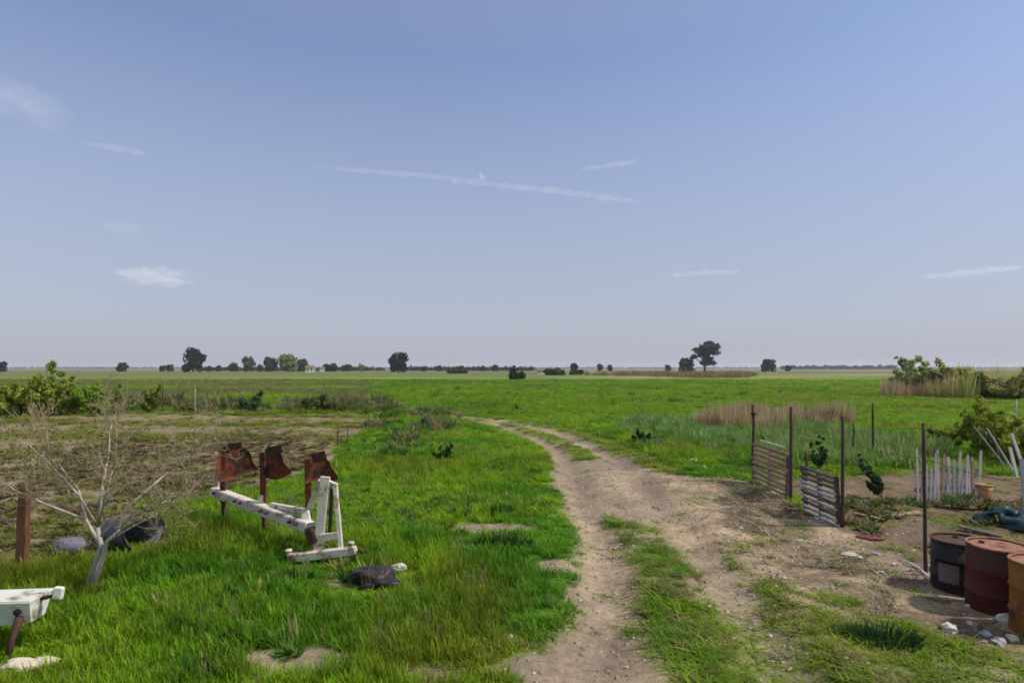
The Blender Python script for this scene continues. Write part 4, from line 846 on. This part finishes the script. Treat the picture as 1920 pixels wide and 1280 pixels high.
for i, (pa, pb, w_, mt, lab) in enumerate([(gp(1668, 965), gp(1725, 958), 0.10, 'woodbrown', 'brown plank lying on the garden soil left of the thin post'), (gp(1760, 948), gp(1832, 955), 0.09, 'woodbrown', 'brown plank lying in front of the pickets'),
                                      (gp(1600, 960), gp(1655, 972), 0.08, 'woodbrown', 'brown plank lying on the soil below the leaning shrub'), (gp(1800, 985), gp(1880, 1000), 0.10, 'wooddark', 'dark plank lying behind the black drum')]):
    board((pa[0], pa[1], zt(*pa) + 0.03 + 0.01 * i), (pb[0], pb[1], zt(*pb) + 0.05), w_, mt, lab, 0.03, 'plank')
def drum(x, y, mat, rim, label, h=0.84, r=0.29, patch_=False, open_top=True, tilt=(0, 0), seed=0):
    z = zt(x, y) - 0.04; root = empty('oil_drum', (x, y, z), random.random() * 0.3, label, 'drum'); root.rotation_euler = (tilt[0], tilt[1], seed)
    rr = np.random.default_rng(seed + 3); ph = rr.random(4) * 6.283
    dent = lambda a, zz: -0.012 * max(0, math.sin(2 * a + ph[0]) * math.sin(zz * 6 + ph[1])) - 0.006 * math.sin(5 * a + ph[2])
    prof = [(r * 0.98, 0.0), (r, 0.02), (r, h * 0.30)] + [(r + q, h * 0.33 + dz) for q, dz in ((0.004, -0.018), (0.014, 0), (0.004, 0.018))] + [(r, h * 0.36), (r, h * 0.63)] + \
           [(r + q, h * 0.66 + dz) for q, dz in ((0.004, -0.018), (0.014, 0), (0.004, 0.018))] + [(r, h * 0.69), (r, h - 0.015), (r - 0.008, h - 0.012), (r - 0.01, h * 0.4), (0.001, h * 0.4)]
    if not open_top: prof = prof[:-2] + [(r - 0.012, h - 0.03), (0.001, h - 0.03)]
    m = MB(); m.lathe(prof, 40, dent=dent); m.build('shell', mat, root)
    m = MB(); n = 40
    m.lathe([(r - 0.012, h - 0.012), (r - 0.012, h + 0.006), (r + 0.006, h + 0.01), (r + 0.012, h), (r + 0.006, h - 0.012)], n, dent=lambda a, zz: dent(a, h), closed=True); m.build('rim', rim, root)
    if not open_top:
        m = MB(); m.lathe([(r - 0.014, h - 0.016), (r * 0.8, h - 0.012), (r * 0.5, h - 0.02), (0.002, h - 0.016)], n); ld = m.build('lid', rim, root); m = MB(); m.tube([(0.16, 0.02, h - 0.02), (0.16, 0.02, h + 0.006)], 0.028, 10); m.build('bung', 'darkrust', ld)
    m = MB(); m.lathe([(r + 0.004, 0.0), (r + 0.01, 0.008), (r + 0.004, 0.02), (r - 0.004, 0.012)], n, closed=True); m.build('base_rim', rim, root)
    if patch_:
        vs = []; a0, a1 = patch_
        for i in range(9):
            a = a0 + (a1 - a0) * i / 8 - seed
            for zz in (h * 0.25, h * 0.6): vs.append(((r + 0.018) * math.cos(a), (r + 0.018) * math.sin(a), zz))
            
        m = MB(); m.add(vs, [(2 * i, 2 * i + 2, 2 * i + 3, 2 * i + 1) for i in range(8)], True); m.build('worn_label', 'label', root)
    return root
drum(5.36, 7.32, 'black', 'darkrust', 'black drum with a grey patch, farthest of the three drums', h=0.62, open_top=False, patch_=(math.pi + 0.25, math.pi + 0.95), seed=1)
drum(5.30, 6.66, 'red', 'rimrust', 'dark red drum in the middle of the three drums', h=0.76, open_top=False, seed=2, tilt=(0.0, -0.02))
drum(5.27, 6.02, 'orange', 'rimrust', 'ochre orange rusty drum cut by the right edge', h=0.74, open_top=False, seed=4)

def lumpy(name, p, size, mat, label, cat, seed=0, rough=0.28, n=2, flat=0.0, group=None, rz=0.0):
    import bmesh
    bm = bmesh.new(); bmesh.ops.create_icosphere(bm, subdivisions=n, radius=0.5); r = random.Random(seed)
    off = Vector((r.random() * 50, r.random() * 50, r.random() * 50))
    from mathutils import noise as mn
    for v in bm.verts:
        d = 1 + rough * (mn.noise(v.co * 2.3 + off) * 1.2 + mn.noise(v.co * 5.1 + off) * 0.5); v.co *= d
        v.co.x *= size[0]; v.co.y *= size[1]; v.co.z *= size[2]
        if v.co.z < -size[2] * 0.3: v.co.z = -size[2] * 0.3
    me = bpy.data.meshes.new(name); bm.to_mesh(me); bm.free(); me.materials.append(M[mat])
    o = bpy.data.objects.new(name, me); COL.objects.link(o); o.location = (p[0], p[1], zt(p[0], p[1]) + size[2] * 0.22); o.rotation_euler = (0, 0, rz)
    if mat in ('tarp', 'sack', 'rag'): me.polygons.foreach_set('use_smooth', [True] * len(me.polygons))
    return tag(o, label, cat, group)
def tarp():
    lumpy('tarp_heap', gp(1876, 975), (0.62, 0.5, 0.40), 'tarp', 'crumpled dark blue green tarp heap behind the drums', 'tarp', 4, 0.8, 4)
tarp()
lumpy('tarp_heap', gp(1920, 985), (0.6, 0.5, 0.36), 'tarp', 'second dark blue tarp heap at the right edge above the drums', 'tarp', 9, 0.5, 4)
def bucket():
    x, y = gp(1846, 934); root = empty('bucket', (x, y, zt(x, y)), 0, 'faded orange plastic bucket right of the pickets', 'bucket')
    m = MB(); m.lathe([(0.11, 0), (0.112, 0.01), (0.145, 0.27), (0.14, 0.27), (0.108, 0.015), (0.001, 0.015)], 24); m.build('body', 'bucket', root)
    m = MB(); m.lathe([(0.146, 0.255), (0.155, 0.258), (0.155, 0.275), (0.146, 0.278)], 24, closed=True); m.build('rim', 'bucket', root)
    m = MB(); m.tube([(-0.15, 0, 0.26), (-0.14, -0.1, 0.2), (0, -0.16, 0.17), (0.14, -0.1, 0.2), (0.15, 0, 0.26)], 0.005, 5); m.build('handle', 'darkrust', root)
bucket()
lumpy('red_rag', gp(1632, 1004), (0.34, 0.24, 0.07), 'rag', 'faded red rag on the soil right of the second nearest post', 'rag', 14, 0.5, 3)
m = MB(); pts = [gp(1685, 1043), gp(1705, 1052), gp(1722, 1062), gp(1742, 1080), gp(1760, 1094)]
m.tube([(p[0], p[1], zt(*p) + 0.025) for p in pts], 0.014, 6); o = m.build('pipe', 'pipe', None); tag(o, 'thin white pipe lying on the ground beside the black drum', 'pipe')

STONES = [(1593, 1037, 0.19, 'stone', 'pale stone below the second nearest fence post'), (1610, 1043, 0.13, 'stone', 'small pale stone right of the pale stone below the second nearest post'),
          (1643, 1034, 0.12, 'stonegrey', 'grey stone on the verge below the red rag'), (1676, 1054, 0.13, 'stone', 'white stone at the upper end of the thin pipe'),
          (1652, 1069, 0.11, 'stone', 'small white stone left of the thin pipe'), (1747, 1118, 0.12, 'stone', 'pale stone in front of the black drum'),
          (1815, 1133, 0.09, 'stone', 'small white stone in front of the red drum'), (1883, 1162, 0.22, 'stone', 'flat white stone at the foot of the ochre drum'),
          (1780, 1180, 0.20, 'stone', 'long white stone on the verge edge in front of the red drum'), (1850, 1190, 0.16, 'stonegrey', 'grey stone in the rubble in front of the ochre drum'),
          (1872, 1205, 0.18, 'stonegrey', 'largest grey stone of the rubble before the ochre drum'), (1900, 1196, 0.14, 'stonewarm', 'sandy stone at the right edge below the ochre drum'),
          (1820, 1168, 0.10, 'stonewarm', 'small sandy stone between the long white stone and the drums'), (1300, 868, 0.30, 'stone', 'white stone in the grass right of the track'),
          (1320, 880, 0.18, 'stonegrey', 'grey stone beside the white stone in the grass'), (958, 1205, 0.07, 'stone', 'small white stone left of the left wheel rut'),
          (1455, 1105, 0.08, 'stone', 'small pale stone on the right wheel rut verge'), (1470, 1083, 0.08, 'stonewarm', 'small sandy stone in the bare yard'),
          (1390, 990, 0.10, 'stone', 'pale stone on the bare yard left of the dark panel'), (1500, 1010, 0.11, 'stone', 'pale stone on the bare yard below the dark panel'),
          (1350, 893, 0.14, 'stone', 'pale stone at the top edge of the bare yard'), (1560, 1100, 0.08, 'stone', 'small pale stone in the middle of the stony verge')]
for i, (px, py, s, mt, lab) in enumerate(STONES):
    s *= 0.82; lumpy('stone', gp(px, py), (s * random.uniform(0.9, 1.35), s * 0.8, s * random.uniform(0.4, 0.6)), mt, lab, 'stone', 30 + i, 0.6, 2, rz=random.random() * 3)
def gravel():
    nr = np.random.default_rng(77); n = 14000
    x = nr.uniform(-1.0, 7.5, n); y = nr.uniform(4.6, 15.5, n); b, sc, vc, ht, inf = cover(x, y)
    k = (b > 0.45) & (nr.random(n) < np.where(inf['yard'], 1.0, np.where(inf['pr'], 0.5, 0.55))); x, y = x[k], y[k]; z = terrain(x, y); m = MB()
    oct_ = [(1, 0, 0), (0, 1, 0), (-1, 0, 0), (0, -1, 0), (0, 0, 0.8), (0, 0, -0.5)]; of = [(0, 1, 4), (1, 2, 4), (2, 3, 4), (3, 0, 4), (1, 0, 5), (2, 1, 5), (3, 2, 5), (0, 3, 5)]
    for i in range(len(x)):
        s = 0.008 + 0.028 * nr.random() ** 3; a = nr.random() * 6.283; ca, sa = math.cos(a), math.sin(a); j = nr.uniform(0.6, 1.3, (6, 3))
        m.add([(x[i] + s * (p[0] * q[0] * ca - p[1] * q[1] * sa), y[i] + s * (p[0] * q[0] * sa + p[1] * q[1] * ca), z[i] + s * (p[2] * q[2] * 0.8 + 0.15)) for p, q in zip(oct_, j)], of)
    o = m.build('gravel', 'gravel', None); tag(o, 'small pale gravel strewn over the bare yard and ruts', 'gravel', kind='stuff')
gravel()

# ------------------------------------------------------------------ left: the old plough
def plough():
    base = Vector((*gp(598, 1062), 0)); bz = zt(base.x, base.y)
    root = empty('plough', (base.x, base.y, bz), 0, 'old white framed plough with three rusty mouldboards raised, standing in the grass', 'plough')
    Q = lambda px, py, Y: wp(px, py, Y) - Vector((base.x, base.y, bz))
    y0 = base.y
    def bar(pa, pb, w, t, name, mat, parent=root, bev=0.006):
        d = pb - pa; zz = d.normalized(); yy = (Vector((0, 1, 0)) - zz * zz.y).normalized(); xx = yy.cross(zz); R = Matrix((xx, yy, zz)).transposed()
        m = MB(); m.box((pa + pb) / 2, (w, t, d.length), R, bev=bev); return m.build(name, mat, parent)
    top = Q(613, 893, y0 + 0.05)
    # headstock: wide left leg, slim right leg, rear stay, cap, gusset
    bar(Q(596, 1040, y0), Q(610, 893, y0 + 0.05), 0.125, 0.05, 'mast_leg', 'white')
    bar(Q(640, 1040, y0 - 0.02), Q(628, 905, y0 + 0.05), 0.06, 0.05, 'mast_leg', 'white')
    bar(Q(606, 900, y0 + 0.06), Q(632, 912, y0 + 0.05), 0.07, 0.06, 'mast_cap', 'white')
    bar(Q(602, 900, y0 + 0.12), Q(566, 985, y0 + 0.55), 0.07, 0.04, 'rear_stay', 'white')
    bar(Q(600, 1008, y0 - 0.005), Q(636, 1003, y0 - 0.015), 0.10, 0.03, 'mast_web', 'white')
    bar(Q(618, 1000, y0 + 0.03), Q(622, 915, y0 + 0.06), 0.045, 0.02, 'mast_slot', 'darkrust')
    cs = bar(Q(540, 1046, y0 - 0.04), Q(668, 1031, y0 - 0.06), 0.11, 0.11, 'cross_shaft', 'white', bev=0.012)
    for px, py in ((541, 1046), (658, 1032)):
        m = MB(); c = Q(px, py, y0 - 0.05); m.tube([c + Vector((0, 0, -0.13)), c + Vector((0, 0, 0.10))], 0.026, 10); m.tube([c + Vector((0, 0, 0.085)), c + Vector((0, 0, 0.115))], 0.045, 10); m.build('hitch_pin', 'white', root)
    m = MB(); c = Q(672, 1032, y0 - 0.05); m.tube([c, c + Vector((0.07, 0, -0.01))], 0.03, 10); m.build('shaft_end', 'darkrust', root)
    bar(Q(664, 1036, y0 - 0.08), Q(690, 1092, y0 - 0.5), 0.03, 0.03, 'drawbar', 'darkrust')
    # main beam running back to the left, upper beam and struts
    a, b = Q(580, 988, y0 + 0.15), Q(402, 921, y0 + 2.1)
    mbm = bar(a, b, 0.15, 0.15, 'main_beam', 'white', bev=0.015)
    for t in (0.06, 0.12, 0.34, 0.40, 0.62, 0.68, 0.93):
        c = a.lerp(b, t) + Vector((0, 0, 0.02)); nrm = (Vector((-1, -1, 0))).normalized(); m = MB(); m.tube([c + nrm * 0.05, c + nrm * 0.118], 0.022, 6, smooth=False); m.build('bolt', 'darkrust', mbm)
    bar(Q(572, 958, y0 + 0.35), Q(508, 946, y0 + 0.95), 0.07, 0.06, 'upper_beam', 'white')
    bar(Q(572, 958, y0 + 0.33), Q(580, 1000, y0 + 0.15), 0.11, 0.04, 'beam_plate', 'white')
    bar(Q(582, 1003, y0 + 0.12), Q(597, 1000, y0 + 0.02), 0.2, 0.16, 'turnover_hub', 'darkrust', bev=0.02)
    bar(Q(566, 990, y0 + 0.2), Q(606, 985, y0 + 0.02), 0.13, 0.03, 'gusset', 'white')
    bar(Q(405, 922, y0 + 2.1), Q(409, 900, y0 + 2.1), 0.06, 0.05, 'beam_stub', 'white')
    bar(Q(487, 955, y0 + 1.1), Q(489, 928, y0 + 1.1), 0.06, 0.05, 'beam_stub', 'white')
    # three raised bodies: shank (frog) and curved mouldboard with share, and the working set below in the grass
    for i, (px, pt, pb, py_leg, Yb) in enumerate([(597, 852, 906, 972, y0 + 0.45), (512, 840, 896, 950, y0 + 1.15), (436, 834, 897, 930, y0 + 1.85)]):
        foot = Q(px - 18, py_leg, Yb); head = Q(px - 20, pt + 8, Yb)
        bar(foot, head, 0.085, 0.035, 'shank', 'rust')
        c = Q(px, (pt + pb) / 2, Yb); H = (pb - pt) / FOC * Yb; W = H * (1.0, 1.15, 1.05)[i]; tw = (0.35, -0.25, 0.55)[i]
        vs = []; nu, nv = 10, 7
        for u in range(nu + 1):
            for v in range(nv + 1):
                s, t = u / nu, v / nv
                xx = (s - 0.35) * W * (0.62 + 0.5 * (1 - t) ** 0.8) - 0.08 * W; zz = (t - 0.5) * H * (1 - 0.28 * s ** 2) - 0.04 * H * math.sin(s * 3.0) + 0.05 * H * s * (1 - t)
                yy = -0.22 * W * (s * s) * (0.4 + t) + 0.28 * H * (t - 0.2) ** 2
                vs.append(c + Matrix.Rotation(tw, 3, 'Z') @ Vector((xx + 0.012 * math.sin(7 * t + i), yy, zz + 0.03 * math.sin(5 * s + 2 * i))))
        k = nv + 1; n0 = len(vs); vs += [p + Vector((0, 0.012, 0)) for p in vs]
        fs = []
        for u in range(nu):
            for v in range(nv):
                q = (u * k + v, u * k + v + 1, (u + 1) * k + v + 1, (u + 1) * k + v); fs += [q[::-1], tuple(n0 + w for w in q)]
        ring = [u * k for u in range(nu + 1)] + [nu * k + v for v in range(1, k)] + [u * k + nv for u in range(nu - 1, -1, -1)] + [v for v in range(nv - 1, 0, -1)]
        for p, q in zip(ring, ring[1:] + ring[:1]): fs.append((p, q, n0 + q, n0 + p))
        m = MB(); m.add(vs, fs, True); mbd = m.build('mouldboard', 'rust', root)
        bar(c + Vector((-0.20 * W, -0.02, 0.36 * H)), c + Vector((0.34 * W, -0.10, 0.52 * H)), 0.13, 0.014, 'share', 'darkrust', mbd, bev=0.003)
        bar(head + Vector((0.02, 0.05, -0.2)), c + Vector((0.25 * W, 0.02, 0)), 0.03, 0.02, 'brace', 'darkrust')
        low = foot + Vector((0, 0, -0.05)); bar(low, low + Vector((0.03, 0.02, -0.42)), 0.05, 0.08, 'shank', 'darkrust')
    m = MB(); c = Q(627, 1082, y0 - 0.16); r0 = 0.17; ring = [(r0 * math.cos(t), r0 * math.sin(t)) for t in [i * 2 * math.pi / 28 for i in range(29)]]
    m.tube([c + Vector((p, 0, q + 0.02)) for p, q in ring], 0.020, 7, cap=False); m.build('wheel_rim', 'rust', root)
plough()
lumpy('plastic_sack', gp(698, 1104), (0.50, 0.36, 0.24), 'sack', 'crumpled black sack in the grass beside the plough', 'sack', 23, 0.7, 4)
lumpy('stone', gp(748, 1082), (0.20, 0.14, 0.11), 'stone', 'white stone right of the black sack by the plough', 'stone', 22, 0.3, 3)

# ------------------------------------------------------------------ left edge: white hopper on rusty legs, tub, concrete lump
def hopper():
    Y = 5.55; p = wp(20, 1130, Y); z = zt(p.x, Y); root = empty('seed_hopper', (p.x, Y, z), 0.12, 'white sheet metal hopper on dark rusty legs at the left edge', 'hopper')
    zt_, zb = 0.46, 0.22; x0, x1 = -0.62, 0.26; m = MB()
    m.add([(x0, -0.17, zt_), (x1, -0.17, zt_ + 0.02), (x1 - 0.03, -0.10, zb + 0.05), (x0, -0.12, zb), (x0, 0.17, zt_), (x1, 0.17, zt_ + 0.02), (x1 - 0.03, 0.10, zb + 0.05), (x0, 0.12, zb)],
          [(0, 3, 2, 1), (4, 5, 6, 7), (1, 2, 6, 5), (0, 4, 7, 3), (3, 7, 6, 2)]); m.build('body', 'enamel', root)
    m = MB(); m.box(((x0 + x1) / 2, 0, zt_ + 0.018), (x1 - x0 + 0.01, 0.352, 0.012), jit=0.006); m.build('lid', 'enamel', root)
    m = MB(); m.tube([(0.15, -0.165, 0.385), (0.15, -0.13, 0.385)], 0.028, 10); m.build('port', 'dark', root)
    m = MB(); m.box((0.42, -0.03, 0.50), (0.08, 0.05, 0.11), Matrix.Rotation(0.15, 3, 'Y'), bev=0.008); m.build('end_bracket', 'enamel', root)
    m = MB(); m.tube([(x1 - 0.02, 0.0, 0.44), (0.42, 0.0, 0.48)], 0.018, 8); m.build('bracket_arm', 'darkrust', root)
    for lx, fx in ((0.16, 0.06), (-0.12, -0.20), (-0.55, -0.6)):
        m = MB(); m.tube([(lx, -0.13, 0.34), ((lx + fx) / 2, -0.16, 0.15), (fx, -0.16, -0.15)], [0.036, 0.03, 0.024], 6); m.build('leg', 'darkrust', root)
hopper()
lumpy('concrete_lump', gp(40, 1262), (0.34, 0.20, 0.10), 'stonewarm', 'sandy broken concrete lump in the bottom left corner', 'rubble', 41, 0.35, 3)
lumpy('concrete_lump', gp(85, 1258), (0.18, 0.14, 0.10), 'stonewarm', 'smaller sandy lump beside the concrete in the bottom left corner', 'rubble', 43, 0.35, 3)
def tub():
    x, y = gp(240, 1030); root = empty('overturned_tub', (x, y, zt(x, y) + 0.24), 0, 'grey violet plastic tub lying on its side behind the leafless shrub', 'tub')
    root.rotation_euler = (0.15, math.radians(82), -0.35)
    m = MB(); m.lathe([(0.001, -0.40), (0.17, -0.40), (0.19, -0.38), (0.235, 0.0), (0.27, 0.40), (0.262, 0.40), (0.22, 0.0), (0.17, -0.36), (0.001, -0.36)], 30, dent=lambda a, zz: 0.01 * math.sin(3 * a + zz * 4)); m.build('body', 'tub', root)
    m = MB(); m.lathe([(0.268, 0.37), (0.292, 0.38), (0.292, 0.41), (0.268, 0.415)], 30, closed=True); m.build('rim', 'sack', root)
tub()
lumpy('boulder', gp(130, 1038), (0.5, 0.3, 0.26), 'tub', 'low dark grey lump behind the leafless shrub left of the tub', 'stone', 51, 0.3, 3)

# ------------------------------------------------------------------ vapour trails and small clouds far above (thin volumes of ice and droplets)
def vapour_mat(name, dens):
    m = bpy.data.materials.new(name); m.use_nodes = True; N, L = m.node_tree.nodes, m.node_tree.links; N.clear()
    o = N.new('ShaderNodeOutputMaterial'); v = N.new('ShaderNodeVolumePrincipled'); v.inputs['Density'].default_value = dens; v.inputs['Color'].default_value = (1, 1, 1, 1); v.inputs['Anisotropy'].default_value = 0.2
    L.new(v.outputs[0], o.inputs['Volume']); return m
VT, VC = vapour_mat('vapour_trail', 0.0016), vapour_mat('thin_cloud', 0.0010)
def trail(pts_px, rad_px, label, Y=12000, seed=0):
    r = random.Random(seed); P = []
    for (a, b) in zip(pts_px[:-1], pts_px[1:]):
        for i in range(10): P.append((a[0] + (b[0] - a[0]) * i / 10 + r.gauss(0, 1), a[1] + (b[1] - a[1]) * i / 10 + r.gauss(0, 0.8)))
    P.append(pts_px[-1]); n = len(P); k = Y / FOC; m = MB()
    c = wp(*P[0], Y)
    m.tube([wp(px, py, Y + 600 * i / n) - c for i, (px, py) in enumerate(P)], [max(0.3, 1.3 * rad_px * k * min(1, (i + 0.5) / (n * 0.15), (n - i - 0.3) / (n * 0.15)) * r.uniform(0.55, 1.15)) for i in range(n)], 10)
    o = m.build('vapour_trail', VT, None, c); tag(o, label, 'vapour trail')
trail([(575, 312), (680, 320), (800, 330), (905, 344), (1040, 358), (1130, 370), (1220, 380)], 5.5, 'long white vapour trail across the middle of the sky', seed=1)
trail([(900, 324), (908, 340)], 4, 'short vapour stub rising from the long trail', seed=2)
trail([(150, 268), (205, 276), (278, 288)], 5, 'short vapour trail in the left sky', seed=3)
trail([(1085, 318), (1145, 310), (1200, 302)], 4.5, 'short vapour trail above the right end of the long one', seed=4)
trail([(1712, 520), (1790, 514), (1860, 506), (1925, 500)], 5.5, 'flat pale vapour streak low at the right edge of the sky', seed=5)
trail([(1252, 516), (1320, 512), (1390, 508)], 5, 'faint vapour streak low in the right sky', seed=6)
def cloud(px, py, w, h, label, seed, Y=13000, dens=None):
    import bmesh
    r = random.Random(seed); k = Y / FOC; c = wp(px, py, Y); m = MB(); bm = bmesh.new()
    from mathutils import noise as mn
    bmesh.ops.create_icosphere(bm, subdivisions=4, radius=0.5); off = Vector((r.random() * 9, r.random() * 9, r.random() * 9))
    for v in bm.verts:
        d = v.co.normalized(); f = 1 + 0.75 * mn.fractal(Vector((d.x * 2.2, d.y * 2.2, d.z * 1.6)) + off, 1.0, 2.0, 4)
        v.co = Vector((d.x * w * k * 0.5 * f, d.y * h * k * 1.2 * f, d.z * h * k * 0.5 * f * (1 if d.z > 0 else 0.6)))
    me = bpy.data.meshes.new('cloud'); bm.to_mesh(me); bm.free(); me.materials.append(dens or VC)
    o = bpy.data.objects.new('cloud', me); COL.objects.link(o); o.location = c; tag(o, label, 'cloud')
cloud(292, 522, 110, 40, 'small pale cloud low in the left sky', 3)
cloud(42, 196, 120, 70, 'faint pinkish cloud at the left edge of the sky', 5, dens=vapour_mat('faint_cloud', 0.00018))
cloud(232, 430, 90, 26, 'faint smudge of cloud above the small pale cloud', 7, dens=vapour_mat('fainter_cloud', 0.0002))

# ------------------------------------------------------------------ haze over the plain
m = MB(); m.box((0, 1730, 11.5), (7300, 3700, 27.0)); o = m.build('haze', vapour_mat('haze_air', 0.00016), None)
o.data.materials[0].node_tree.nodes['Principled Volume'].inputs['Color'].default_value = (0.90, 0.94, 1.0, 1); tag(o, 'thin haze over the plain', 'haze', kind='stuff')
